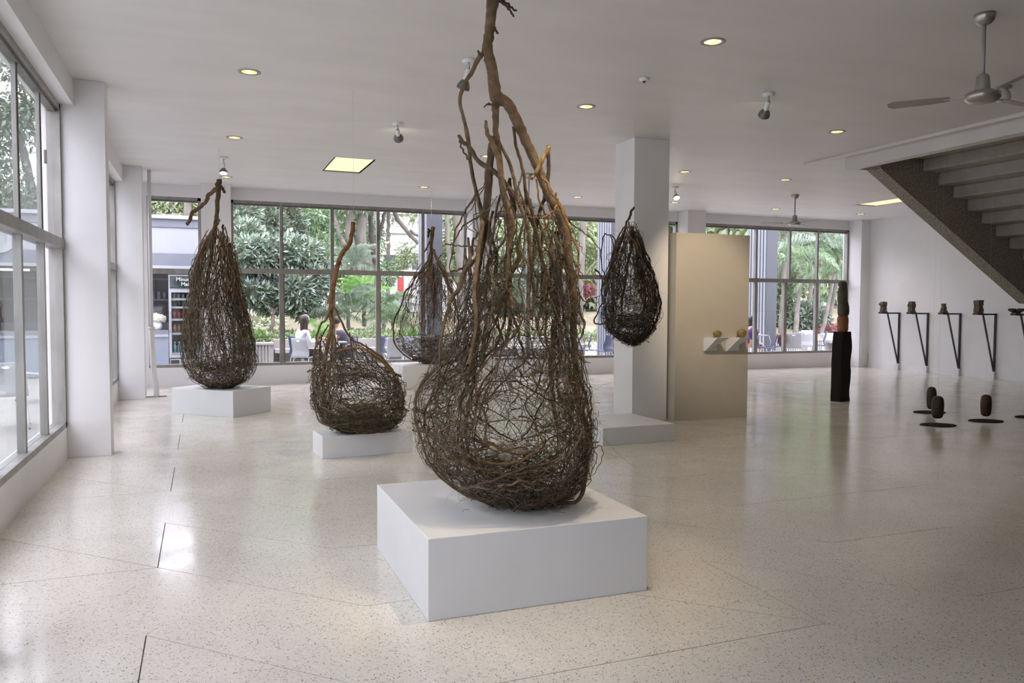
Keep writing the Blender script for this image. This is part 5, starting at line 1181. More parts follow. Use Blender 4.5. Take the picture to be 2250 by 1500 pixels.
def table(x, y, w_, d_, label, round_=False):
    t = thing('cafe_table', label, 'table', (x, y, 0), 0, 'terrace tables')
    if round_: MB().lathe([(0, 0.71), (w_, 0.71), (w_ + 0.005, 0.725), (w_, 0.74), (0, 0.74)], 32).build('tabletop', CW, t)
    else: MB().box(-w_, -d_, 0.715, w_, d_, 0.745, 0.006).build('tabletop', CW, t)
    MB().tube([(0, 0, 0.02), (0, 0, 0.72)], 0.03, 12).build('pedestal', LEGM, t); MB().lathe([(0, 0), (0.25, 0), (0.24, 0.015), (0, 0.03)], 24).build('base', LEGM, t)
pw = ony(722, 750, 18.0)
table(pw[0], 18.0, 0.36, 0.36, 'white table between the seated pair')
p_ = ony(1672, 750, 18.0); table(p_[0] + 0.25, 18.75, 0.33, 0.33, 'white table at the right edge of the display panel')
p_ = ony(1800, 750, 18.4); table(p_[0] - 0.25, 18.55, 0.28, 0.28, 'white table among the white chairs at right')
table(-3.55, 9.9, 0.42, 0, 'round white table outside the nearest left window', True)
table(-4.3, 14.9, 0.40, 0, 'round white table farther out beyond the left windows', True)
t = thing('book', 'open blue booklet on the table between the seated pair', 'book', (pw[0] - 0.12, 17.9, 0.745)); MB().box(-0.12, -0.1, 0, 0.12, 0.1, 0.012).build('cover', CB, t); MB().box(-0.11, -0.09, 0.012, 0.11, 0.09, 0.018).build('pages', CW, t)
pb = ony(1719, 733, 17.42)
bag = thing('backpack', 'brown backpack resting on a blue chair by the right window', 'bag', (pb[0], 17.42, 0.452))
b = bmesh.new(); bmesh.ops.create_icosphere(b, subdivisions=3, radius=0.5)
for v in b.verts: v.co = Vector((v.co.x * 0.26, v.co.y * 0.26, (v.co.z + 0.5) * 0.42)) * (1 + 0.03 * rng.standard_normal())
me = bpy.data.meshes.new('body'); b.to_mesh(me); b.free(); link('body', me, mat('bag_brown', (0.17, 0.075, 0.06), 0.7, var=0.3, vscale=9), bag, ); MB().tube(smooth_path([(-0.05, -0.1, 0.38), (-0.06, -0.17, 0.2), (-0.05, -0.12, 0.05)], 10), 0.012).build('strap', CK, bag)

# ------------------------------------------------------------------ people
def skin(name, chains, m, parent, sub=2, root=0):
    """chains: lists of (x,y,z,r); points with equal coords are shared"""
    verts, edges, rad, key = [], [], [], {}
    def vi(p):
        k = tuple(round(float(c), 4) for c in p[:3])
        if k not in key: key[k] = len(verts); verts.append(k); rad.append(p[3])
        return key[k]
    for ch in chains:
        ids = [vi(p) for p in ch]; edges += list(zip(ids, ids[1:]))
    me = bpy.data.meshes.new(name); me.from_pydata(verts, edges, [])
    o = link(name, me, m, parent); k = o.modifiers.new('skin', 'SKIN'); k.use_smooth_shade = True
    for i, r in enumerate(rad): me.skin_vertices[0].data[i].radius = (r, r)
    me.skin_vertices[0].data[root].use_root = True
    k = o.modifiers.new('sub', 'SUBSURF'); k.levels = sub; k.render_levels = sub
    return o
SKIN = mat('skin_tone', (0.55, 0.33, 0.23), 0.5, var=0.04); SKIN2 = mat('skin_tone_dark', (0.42, 0.24, 0.16), 0.5, var=0.04)
def head(t, c, face, m, hair_m, long_hair, scale=1.0, tilt=0.0):
    """c: head centre, local +X is where the face looks before rotation by face"""
    R_ = Matrix.Translation(Vector(c)) @ Matrix.Rotation(face, 4, 'Z') @ Matrix.Rotation(tilt, 4, 'Y')
    b = bmesh.new(); bmesh.ops.create_uvsphere(b, u_segments=24, v_segments=18, radius=1)
    for v in b.verts:
        x, y, z = v.co; s = 1 - 0.22 * max(0, -z) ** 1.3
        X = x * 0.098 * (1 if x < 0 else 0.93); Y = y * 0.076 * s; Z = z * 0.118
        if x > 0.6 and -0.35 < z < 0.25 and abs(y) < 0.22: X += 0.022 * (1 - abs(y) / 0.22) * (1 - abs(z + 0.08) / 0.35)
        if x > 0.2 and z < -0.6: X += 0.012
        v.co = (X, Y, Z)
    for sy in (-1, 1):
        r = bmesh.ops.create_uvsphere(b, u_segments=8, v_segments=6, radius=0.028); bmesh.ops.scale(b, vec=(0.7, 0.35, 1.1), verts=r['verts']); bmesh.ops.translate(b, vec=(-0.005, sy * 0.076, -0.01), verts=r['verts'])
    for f in b.faces: f.smooth = True
    me = bpy.data.meshes.new('head'); b.to_mesh(me); b.free(); h = link('head', me, m, t); h.matrix_local = R_
    for sy in (-1, 1):
        e = MB().lathe([(0, -0.008), (0.009, 0), (0, 0.008)], 10).build('eye', CK, h); e.location = (0.083, sy * 0.03, 0.005)
        e = MB().box(-0.003, -0.014, -0.002, 0.003, 0.014, 0.002).build('eyebrow', hair_m, h); e.location = (0.090, sy * 0.03, 0.03)
    e = MB().box(-0.003, -0.02, -0.004, 0.004, 0.02, 0.004, 0.002).build('mouth', mat('lips', (0.4, 0.13, 0.11), 0.5), h); e.location = (0.084, 0, -0.062)
    b = bmesh.new(); bmesh.ops.create_uvsphere(b, u_segments=24, v_segments=18, radius=1)
    kill = [v for v in b.verts if (v.co.x > 0.35 and v.co.z < 0.42) or v.co.z < -0.45]
    bmesh.ops.delete(b, geom=kill, context='VERTS')
    for v in b.verts: v.co = (v.co.x * 0.108 - 0.006, v.co.y * 0.088, v.co.z * 0.128 + 0.006)
    for f in b.faces: f.smooth = True
    me = bpy.data.meshes.new('hair'); b.to_mesh(me); b.free(); o = link('hair', me, hair_m, h); k = o.modifiers.new('s', 'SOLIDIFY'); k.thickness = 0.012; k.offset = 1
    if long_hair:
        S = 90; a = rng.uniform(-1.7, 1.7, (S, 1)); x = np.linspace(0, 1, 14)[None]
        P = np.stack([-np.cos(a) * (0.085 + 0.02 * np.sin(x * 3)) - 0.012 * x, np.sin(a) * (0.083 - 0.03 * x), 0.07 - x * rng.uniform(0.36, 0.44, (S, 1)) + 0 * a], -1)
        Rr = np.full((S, 14), 0.013) * np.linspace(1, 0.45, 14)[None]; V, F, _ = tubes(P, Rr, 5)
        o = link('long_hair', np_mesh('long_hair', V, F), hair_m, h)
    return h
def hand(t, wrist, dirv, m, side=1):
    d = Vector(dirv).normalized(); s = d.cross(Vector((0, 0, 1))).normalized() * side; w0 = Vector(wrist)
    palm = [(*(w0), 0.022), (*(w0 + d * 0.05), 0.034), (*(w0 + d * 0.085), 0.030)]
    ch = [palm]
    for i, (o, L) in enumerate(((-0.024, 0.065), (-0.008, 0.075), (0.009, 0.07), (0.025, 0.055))):
        b0 = w0 + d * 0.085 + s * o; ch.append([(*(w0 + d * 0.085), 0.030), (*b0, 0.010), (*(b0 + d * L * 0.55 + Vector((0, 0, 0.006))), 0.009), (*(b0 + d * L - Vector((0, 0, 0.012))), 0.007)])
    ch.append([(*(w0 + d * 0.05), 0.034), (*(w0 + d * 0.055 - s * 0.038), 0.011), (*(w0 + d * 0.095 - s * 0.055), 0.009)])
    skin('hand', ch, m, t, 1)
# woman, back to the room, looking right
pwm = ony(660, 700, 17.85)
wx, wy = float(pwm[0]) - 0.0, 17.72
wm = thing('person', 'seated person with long brown hair and a white long sleeved top, seen from behind', 'person', (wx, wy, 0), 0.45)
hipz = 0.50
skin('body', [[(0, 0, hipz, 0.12), (0.0, 0, 0.66, 0.115), (0.02, 0, 0.82, 0.12), (0.04, 0, 0.96, 0.11), (0.06, 0, 1.03, 0.05), (0.07, 0, 1.10, 0.045)],
              [(0, 0, hipz, 0.12), (0.04, 0.09, 0.50, 0.09), (0.42, 0.10, 0.52, 0.065), (0.45, 0.10, 0.28, 0.052), (0.43, 0.10, 0.07, 0.036), (0.55, 0.10, 0.035, 0.03)],
              [(0, 0, hipz, 0.12), (0.04, -0.09, 0.50, 0.09), (0.42, -0.10, 0.52, 0.065), (0.45, -0.10, 0.28, 0.052), (0.43, -0.10, 0.07, 0.036), (0.55, -0.10, 0.035, 0.03)],
              [(0.04, 0, 0.96, 0.11), (0.04, 0.15, 0.96, 0.05), (0.10, 0.20, 0.76, 0.04), (0.34, 0.14, 0.78, 0.028)],
              [(0.04, 0, 0.96, 0.11), (0.04, -0.15, 0.96, 0.05), (0.08, -0.20, 0.74, 0.04), (0.33, -0.15, 0.78, 0.028)]], SKIN, wm)
skin('white_top', [[(-0.01, 0, 0.53, 0.145), (0.0, 0, 0.66, 0.142), (0.02, 0, 0.82, 0.15), (0.04, 0, 0.965, 0.118), (0.05, 0, 1.01, 0.07)],
                   [(0.04, 0, 0.965, 0.118), (0.04, 0.155, 0.965, 0.062), (0.10, 0.205, 0.76, 0.054), (0.31, 0.145, 0.78, 0.038)],
                   [(0.04, 0, 0.965, 0.118), (0.04, -0.155, 0.965, 0.062), (0.08, -0.205, 0.74, 0.054), (0.30, -0.155, 0.78, 0.038)]], mat('white_cloth', (0.78, 0.77, 0.80), 0.8, var=0.02), wm)
skin('trousers', [[(-0.02, 0, 0.50, 0.135), (0.05, 0.09, 0.505, 0.102), (0.42, 0.10, 0.52, 0.075), (0.45, 0.10, 0.28, 0.06), (0.43, 0.10, 0.11, 0.045)],
                  [(-0.02, 0, 0.50, 0.135), (0.05, -0.09, 0.505, 0.102), (0.42, -0.10, 0.52, 0.075), (0.45, -0.10, 0.28, 0.06), (0.43, -0.10, 0.11, 0.045)]], mat('black_cloth', (0.018, 0.018, 0.022), 0.8), wm)
HB = mat('brown_hair', (0.085, 0.040, 0.030), 0.45, col2=(0.035, 0.018, 0.014), vscale=60, stretch=(1, 1, 0.1)); HK = mat('black_hair', (0.02, 0.013, 0.012), 0.45, var=0.3, vscale=50)
hd = head(wm, (0.09, 0, 1.205), 0.35, SKIN, HB, True)
MB().tube(smooth_path([(0.02, -0.098, 0.02), (0.03, -0.075, 0.09), (0.02, 0, 0.138), (0.03, 0.075, 0.09), (0.02, 0.098, 0.02)], 18), 0.012, 8).build('hair_band', mat('white_cloth', (0.8, 0.8, 0.8)), hd)
hand(wm, (0.34, 0.14, 0.78), (1, -0.1, -0.1), SKIN, -1); hand(wm, (0.33, -0.15, 0.78), (1, 0.2, -0.1), SKIN, 1)
# man leaning on the table, looking left
pmn = ony(742, 705, 18.25)
mn = thing('person', 'seated person with short dark hair and a grey short sleeved shirt leaning on the table', 'person', (float(pmn[0]) + 0.22, 18.2, 0), PI - 0.15)
skin('body', [[(0, 0, 0.50, 0.13), (0.03, 0, 0.66, 0.13), (0.10, 0, 0.82, 0.135), (0.19, 0, 0.95, 0.12), (0.23, 0, 1.01, 0.055), (0.26, 0, 1.06, 0.05)],
              [(0, 0, 0.50, 0.13), (0.04, 0.10, 0.50, 0.095), (0.44, 0.12, 0.52, 0.07), (0.46, 0.12, 0.28, 0.055), (0.44, 0.12, 0.07, 0.038), (0.56, 0.12, 0.035, 0.03)],
              [(0, 0, 0.50, 0.13), (0.04, -0.10, 0.50, 0.095), (0.44, -0.12, 0.52, 0.07), (0.46, -0.12, 0.28, 0.055), (0.44, -0.12, 0.07, 0.038), (0.56, -0.12, 0.035, 0.03)],
              [(0.19, 0, 0.95, 0.12), (0.20, 0.18, 0.93, 0.055), (0.26, 0.22, 0.79, 0.043), (0.48, 0.06, 0.79, 0.03)],
              [(0.19, 0, 0.95, 0.12), (0.20, -0.18, 0.93, 0.055), (0.26, -0.22, 0.79, 0.043), (0.48, -0.06, 0.79, 0.03)]], SKIN, mn)
skin('shirt', [[(-0.01, 0, 0.52, 0.148), (0.03, 0, 0.66, 0.145), (0.10, 0, 0.82, 0.148), (0.19, 0, 0.955, 0.13), (0.215, 0, 0.99, 0.07)],
               [(0.19, 0, 0.955, 0.13), (0.20, 0.185, 0.935, 0.075), (0.235, 0.21, 0.85, 0.066)], [(0.19, 0, 0.955, 0.13), (0.20, -0.185, 0.935, 0.075), (0.235, -0.21, 0.85, 0.066)]], mat('grey_cloth', (0.11, 0.10, 0.13), 0.85, var=0.2, vscale=12), mn)
skin('trousers', [[(-0.02, 0, 0.50, 0.145), (0.05, 0.10, 0.505, 0.108), (0.44, 0.12, 0.52, 0.08), (0.46, 0.12, 0.28, 0.064), (0.44, 0.12, 0.11, 0.048)],
                  [(-0.02, 0, 0.50, 0.145), (0.05, -0.10, 0.505, 0.108), (0.44, -0.12, 0.52, 0.08), (0.46, -0.12, 0.28, 0.064), (0.44, -0.12, 0.11, 0.048)]], mat('dark_denim', (0.05, 0.06, 0.09), 0.85), mn)
head(mn, (0.29, 0, 1.165), 0.1, SKIN, HK, False, tilt=0.25)
hand(mn, (0.48, 0.06, 0.79), (0.8, -0.6, 0), SKIN, -1); hand(mn, (0.48, -0.06, 0.79), (0.8, 0.6, 0), SKIN, 1)
# third person behind the panel edge
pt = ony(1647, 715, 18.0)
th = thing('person', 'dark haired person in a purple top half hidden behind the display panel', 'person', (float(pt[0]) - 0.05, 18.0, 0), 0.2)
skin('body', [[(0, 0, 0.50, 0.12), (0.02, 0, 0.66, 0.12), (0.06, 0, 0.82, 0.125), (0.10, 0, 0.95, 0.11), (0.12, 0, 1.02, 0.05), (0.13, 0, 1.08, 0.045)],
              [(0, 0, 0.50, 0.12), (0.04, 0.09, 0.50, 0.09), (0.42, 0.10, 0.52, 0.065), (0.45, 0.10, 0.28, 0.052), (0.43, 0.10, 0.05, 0.036)], [(0, 0, 0.50, 0.12), (0.04, -0.09, 0.50, 0.09), (0.42, -0.10, 0.52, 0.065), (0.45, -0.10, 0.28, 0.052), (0.43, -0.10, 0.05, 0.036)],
              [(0.10, 0, 0.95, 0.11), (0.10, 0.16, 0.94, 0.05), (0.14, 0.2, 0.77, 0.04), (0.36, 0.12, 0.79, 0.028)], [(0.10, 0, 0.95, 0.11), (0.10, -0.16, 0.94, 0.05), (0.14, -0.2, 0.77, 0.04), (0.36, -0.12, 0.79, 0.028)]], SKIN2, th)
skin('purple_top', [[(-0.01, 0, 0.50, 0.14), (0.02, 0, 0.66, 0.135), (0.06, 0, 0.82, 0.138), (0.10, 0, 0.955, 0.12), (0.115, 0, 0.99, 0.065)], [(0.10, 0, 0.955, 0.12), (0.10, 0.165, 0.945, 0.065), (0.14, 0.205, 0.77, 0.055)], [(0.10, 0, 0.955, 0.12), (0.10, -0.165, 0.945, 0.065), (0.14, -0.205, 0.77, 0.055)]], mat('purple_cloth', (0.06, 0.035, 0.14), 0.85), th)
head(th, (0.15, 0, 1.18), 0.0, SKIN2, HK, True)
chair('b', 1650, 737, 18.0, 12, 'blue chair under the person in purple')

# ------------------------------------------------------------------ plants
def leaf_mesh(name, blobs, N, size, asp=0.34, droop=0.4, shell=0.55, seed=0, cols=(0.6, 1.3), up=0.0):
    """blobs: (x,y,z,rx,ry,rz,weight)"""
    r = np.random.default_rng(seed); B = np.array(blobs, float); wt = B[:, 6] / B[:, 6].sum(); k = r.choice(len(B), N, p=wt)
    d = r.standard_normal((N, 3)); d /= np.linalg.norm(d, axis=1, keepdims=True); rad = r.uniform(shell, 1, N) ** 0.7
    c = B[k, :3] + d * rad[:, None] * B[k, 3:6]
    a = d * 0.8 + r.standard_normal((N, 3)) * 0.6; a[:, 2] += -droop + up; a /= np.linalg.norm(a, axis=1, keepdims=True)
    n = r.standard_normal((N, 3)); n[:, 2] = np.abs(n[:, 2]) + 0.6; s = np.cross(a, n); s /= np.linalg.norm(s, axis=1, keepdims=True) + 1e-9
    nn = np.cross(s, a); L = size * r.uniform(0.6, 1.3, (N, 1)); wd = L * asp
    V = np.stack([c, c + a * L * 0.5 + s * wd * 0.5 - nn * L * 0.04, c + a * L, c + a * L * 0.5 - s * wd * 0.5 - nn * L * 0.04], 1).reshape(-1, 3)
    F = np.arange(N * 4).reshape(N, 4)
    tn = r.uniform(*cols, (N, 1)) * (1 + 0.12 * r.standard_normal((N, 3)) * np.array([1, 0.2, 1]))
    return np_mesh(name, V, F, np.repeat(np.clip(tn, 0, 3), 4, 0), smooth=False)
def leaf_mat(name, col, rough=0.5):
    m = mat(name, col, rough, var=0.12, vscale=0.8, tone=True, spec=0.4); return m
LG = leaf_mat('leaf_grey_green', (0.24, 0.30, 0.22), 0.38); LY = leaf_mat('leaf_yellow_green', (0.31, 0.38, 0.20)); LF = leaf_mat('leaf_feathery', (0.27, 0.39, 0.22)); LD = leaf_mat('leaf_dark', (0.15, 0.20, 0.13)); LP = leaf_mat('leaf_palm', (0.21, 0.29, 0.17), 0.4); LPB = leaf_mat('leaf_palm_bright', (0.24, 0.44, 0.12), 0.4); LR = leaf_mat('leaf_red', (0.30, 0.12, 0.12))
BT = mat('tree_bark', (0.17, 0.14, 0.11), 0.9, var=0.35, vscale=7, bump=0.6, bscale=15, stretch=(1, 1, 0.3)); BTL = mat('pale_bark', (0.15, 0.138, 0.115), 0.9, var=0.3, vscale=6, bump=0.5, bscale=12, stretch=(1, 1, 0.3)); BTK = mat('dark_bark', (0.075, 0.065, 0.055), 0.9, var=0.3, vscale=6, bump=0.5)
def limb(pts, nm, m, parent, org, n=None):
    A = smooth_path(pts, n or 5 * len(pts)); P = A[:, :3] - np.array(org); P = P + rng.normal(0, 0.012, P.shape)
    V, F, _ = tubes(P[None], A[None, :, 3], 10); return link(nm, np_mesh(nm, V, F), m, parent)
def tree(nm, label, base, limbs, blobs, N, size, lm, bm_, group='garden trees', seed=1, **kw):
    z = gz(base[0], base[1]) if len(base) == 2 else base[2]
    t = thing(nm, label, 'tree', (base[0], base[1], z), 0, group)
    org = (base[0], base[1], z)
    for i, l in enumerate(limbs): limb(l, 'trunk' if i == 0 else 'branch', bm_, t, org)
    if N:
        me = leaf_mesh('foliage', [(b[0] - org[0], b[1] - org[1], b[2] - org[2], *b[3:]) for b in blobs], N, size, seed=seed, **kw)
        o = link('foliage', me, lm, t); o['kind'] = 'stuff'
    return t
def P3(px, py, y, r): q = ony(px, py, y); return (q[0], q[1], q[2], r * dep_of(q[0], q[1]) / FOC)
def BL(px, py, y, rpx, rpy, w_=1.0, ry=None):
    q = ony(px, py, y); k = dep_of(q[0], q[1]) / FOC; return (q[0], q[1], q[2], rpx * k, ry or rpx * k * 0.8, rpy * k, w_ * rpx * rpy)
# 1 broad leaved tree behind the left nest and the seated pair
q = P3(592, 765, 22.5, 5)
tree('broadleaf_tree', 'bushy grey green broad leaved tree behind the seated pair', (q[0], q[1]),
     [[P3(592, 765, 22.5, 5), P3(597, 720, 22.5, 4.5), P3(600, 690, 22.6, 4.5), P3(592, 665, 22.8, 4), P3(610, 620, 23, 3), P3(600, 560, 23, 2)], [P3(600, 690, 22.6, 3.5), P3(618, 668, 22.8, 3), P3(660, 640, 23, 2)], [P3(592, 665, 22.8, 3), P3(560, 640, 23, 2), P3(540, 610, 23, 1.5)]],
     [BL(560, 565, 23.4, 70, 45), BL(640, 560, 23.6, 70, 42), BL(700, 590, 23.6, 30, 24, .8), BL(555, 645, 23.0, 45, 24), BL(590, 665, 23, 32, 22), BL(650, 640, 22.8, 45, 42), BL(690, 620, 23, 30, 34), BL(670, 675, 22.7, 30, 22), BL(590, 610, 23.6, 50, 24), BL(540, 520, 24.5, 40, 34)], 15000, 0.24, LG, BT, seed=3, droop=0.25, asp=0.27, shell=0.35)
# 2 dark trunk tree at the left of the window
q = P3(536, 720, 29, 9)
tree('dark_trunk_tree', 'tree with a dark leaning trunk at the left of the wide window', (q[0], q[1]),
     [[P3(528, 720, 29, 9), P3(532, 600, 29, 9), P3(538, 560, 29, 8.5), P3(545, 520, 29, 7), P3(541, 490, 29, 6.5), P3(548, 440, 29, 6.5), P3(552, 380, 29, 6), P3(548, 250, 29, 4)], [P3(512, 720, 28, 6), P3(515, 560, 28, 6), P3(514, 500, 28, 5), P3(520, 400, 28, 4)]],
     [BL(530, 470, 28, 34, 30), BL(580, 500, 30, 50, 50), BL(600, 455, 31, 50, 34), BL(560, 400, 31, 90, 60), BL(640, 500, 31, 30, 40)], 9000, 0.30, LG, BTK, seed=4, asp=0.25, droop=0.2)
# 3 feathery bright tree
q = P3(700, 720, 34, 5)
tree('feathery_tree', 'pale feathery bright green tree in the middle of the wide window', (q[0], q[1]),
     [[P3(648, 700, 34, 5), P3(650, 560, 34, 3), P3(645, 500, 34, 2.5), P3(630, 470, 34, 2)], [P3(650, 560, 34, 2), P3(651, 520, 34, 1.6), P3(648, 490, 34, 1.2)], [P3(700, 700, 35, 3), P3(690, 560, 35, 2), P3(665, 480, 35, 1.5)]],
     [BL(660, 470, 34, 50, 34), BL(700, 490, 35, 46, 46), BL(690, 540, 34, 50, 34), BL(640, 520, 35, 30, 40), BL(720, 450, 36, 60, 40), BL(680, 400, 36, 90, 50)], 20000, 0.22, LF, BTL, seed=5, asp=0.22, shell=0.1, droop=0.1)
# 4 big trunks
q = P3(800, 660, 27, 14)
tree('twin_trunk_tree', 'big old tree with two thick trunks behind the bent stem of the round nest', (q[0], q[1]),
     [[P3(806, 660, 27, 14), P3(803, 600, 27, 13), P3(797, 560, 27, 12), P3(793, 520, 27, 11.5), P3(796, 470, 27, 10), P3(797, 430, 27, 9), P3(800, 340, 27, 7)], [P3(800, 640, 26.8, 9), P3(775, 560, 26.8, 9), P3(767, 510, 26.8, 9), P3(768, 470, 26.8, 9), P3(755, 440, 26.8, 10), P3(740, 380, 26.8, 8)], [P3(765, 545, 26.7, 5), P3(752, 530, 26.7, 5), P3(742, 500, 26.7, 4), P3(735, 470, 26.8, 3)]],
     [BL(770, 430, 27, 90, 40), BL(840, 400, 28, 80, 50), BL(745, 500, 28, 22, 50), BL(820, 520, 29, 26, 50), BL(780, 360, 27, 100, 40)], 9000, 0.20, LF, BTL, seed=6, asp=0.25, shell=0.2)
q = P3(822, 660, 28, 8)
tree('dark_branching_tree', 'dark slender forked trunk right of the big old tree', (q[0], q[1]),
     [[P3(832, 680, 28, 7), P3(828, 600, 28, 7), P3(823, 560, 28, 7), P3(818, 530, 28, 7), P3(815, 500, 28, 5.5), P3(815, 460, 28, 5), P3(818, 400, 28, 4)], [P3(820, 545, 28, 6), P3(832, 520, 28, 4.5), P3(840, 490, 28, 4), P3(850, 450, 28, 3)]],
     [BL(830, 400, 29, 60, 40), BL(850, 600, 30, 20, 30)], 3500, 0.20, LF, BTK, seed=7, asp=0.25)
# 5 pale slim tree before the white building
q = P3(852, 640, 30, 5)
tree('pale_slim_tree', 'slim pale trunk with light feathery leaves before the white building', (q[0], q[1]),
     [[P3(853, 680, 30, 4.5), P3(853, 560, 30, 4.5), P3(853, 500, 30, 4), P3(852, 420, 30, 4)], [P3(920, 535, 29, 4), P3(900, 515, 29, 4.5), P3(885, 495, 29, 5), P3(870, 475, 29, 5), P3(866, 440, 29, 5)], [P3(930, 520, 29, 3), P3(912, 515, 29, 3), P3(902, 505, 29, 3)]],
     [BL(895, 560, 31, 30, 30), BL(870, 590, 31, 20, 16), BL(905, 470, 31, 26, 24, .5), BL(860, 470, 31, 20, 24, .5), BL(980, 560, 31, 30, 40), BL(990, 480, 31, 34, 34), BL(920, 400, 31, 90, 40)], 7000, 0.17, LY, BTL, seed=8, asp=0.3, shell=0.1)
q = P3(1000, 660, 27, 8)
tree('mossy_tree', 'mossy trunk right of the grey outdoor column', (q[0], q[1]), [[P3(990, 700, 27, 6), P3(985, 560, 27, 5), P3(983, 500, 27, 5), P3(982, 430, 27, 5)], [P3(1012, 680, 28, 9), P3(1010, 560, 28, 8), P3(1005, 480, 28, 9), P3(1012, 400, 28, 9)]],
     [BL(1000, 560, 30, 40, 60), BL(1040, 520, 30, 40, 60)], 5000, 0.2, LY, BTL, seed=9)
# seen past the large nest
q = P3(1272, 700, 27, 9)
tree('rough_trunk_tree', 'rough pale trunk with tangled light leaves right of the large nest', (q[0], q[1]), [[P3(1272, 720, 27, 10), P3(1273, 640, 27, 9), P3(1278, 560, 27, 8), P3(1280, 480, 27, 7), P3(1275, 400, 27, 6)], [P3(1278, 620, 27, 2), P3(1295, 590, 27, 2), P3(1315, 570, 27, 1.5)]],
     [BL(1260, 500, 28, 60, 46), BL(1300, 560, 29, 40, 40), BL(1200, 540, 29, 60, 60), BL(1130, 520, 29, 60, 60), BL(1090, 600, 29, 50, 40), BL(1250, 420, 29, 100, 40)], 14000, 0.20, LY, BTL, seed=10, shell=0.15)
q = P3(1180, 640, 24, 9)
tree('dark_shrub', 'dark glossy shrub behind the middle of the large nest', (q[0], q[1]), [[P3(1180, 720, 24, 4), P3(1180, 660, 24, 3)]], [BL(1180, 640, 24, 60, 50), BL(1110, 650, 24, 50, 40)], 3500, 0.26, LD, BTK, seed=12)
q = P3(1288, 640, 29, 3)
tree('red_shrub', 'reddish pink leaved shrub right of the large nest', (q[0], q[1]), [[P3(1288, 672, 29, 2), P3(1288, 645, 29, 1.5)]], [BL(1285, 637, 29, 26, 12)], 1600, 0.16, LR, BTK, seed=13, shell=0.1, asp=0.3)
# behind window one and over the kiosk roof
q = P3(380, 470, 26, 3)
tree('kiosk_tree', 'yellow green tree rising behind the kiosk roof', (q[0], q[1]), [[P3(412, 640, 27, 8), P3(412, 470, 27, 8), P3(415, 430, 27, 7), P3(420, 340, 27, 5)], [P3(412, 485, 27, 5), P3(385, 475, 26.5, 5), P3(355, 474, 26, 5), P3(345, 468, 26, 4)], [P3(392, 465, 27, 2), P3(378, 450, 27, 2), P3(370, 436, 27, 1.5)]],
     [BL(380, 450, 28, 70, 30), BL(330, 440, 28, 40, 30), BL(430, 440, 29, 40, 30), BL(380, 400, 29, 90, 30)], 6000, 0.22, LY, BTL, seed=14, shell=0.1)
# tree against the white sky behind the left windows
def P4(px, py, r): return P3(px, py, 30, r)
q = P4(75, 470, 10)
tree('sky_tree', 'tall dark limbed tree against the white sky beyond the left windows', (q[0], q[1]),
     [[P4(80, 640, 12), P4(78, 470, 11), P4(72, 430, 10), P4(60, 370, 9), P4(48, 320, 8), P4(30, 270, 7), P4(5, 225, 6), P4(-40, 190, 5)], [P4(100, 470, 6), P4(102, 400, 5), P4(95, 350, 4.5), P4(78, 300, 4), P4(60, 240, 3), P4(50, 160, 2.5)], [P4(44, 250, 3), P4(65, 225, 3), P4(90, 200, 2.5), P4(125, 160, 2)], [P4(95, 390, 3.5), P4(108, 370, 3.5), P4(130, 350, 3)], [P4(40, 300, 3), P4(10, 290, 2.5), P4(-30, 300, 2)]],
     [BL(20, 260, 30, 50, 60), BL(70, 230, 30, 34, 50, .6), BL(10, 380, 30, 50, 50), BL(90, 300, 30, 30, 50, .5), BL(60, 150, 30, 60, 50, .6), BL(60, 440, 30, 60, 24), BL(-40, 300, 30, 60, 90), BL(110, 420, 30, 30, 30), BL(10, 440, 30, 50, 26)], 5200, 0.24, LD, BTK, seed=15, shell=0.1, asp=0.4)
q = P3(40, 470, 36, 8)
tree('left_backdrop_tree', 'pale green tree mass low behind the kiosk roof at far left', (q[0], q[1]), [[P3(40, 600, 36, 8), P3(40, 440, 36, 6)]], [BL(0, 455, 36, 60, 26), BL(80, 452, 36, 60, 22), BL(-80, 440, 36, 60, 40), BL(140, 450, 36, 50, 30), BL(220, 450, 36, 50, 30)], 6000, 0.32, LY, BT, seed=16, shell=0.1)

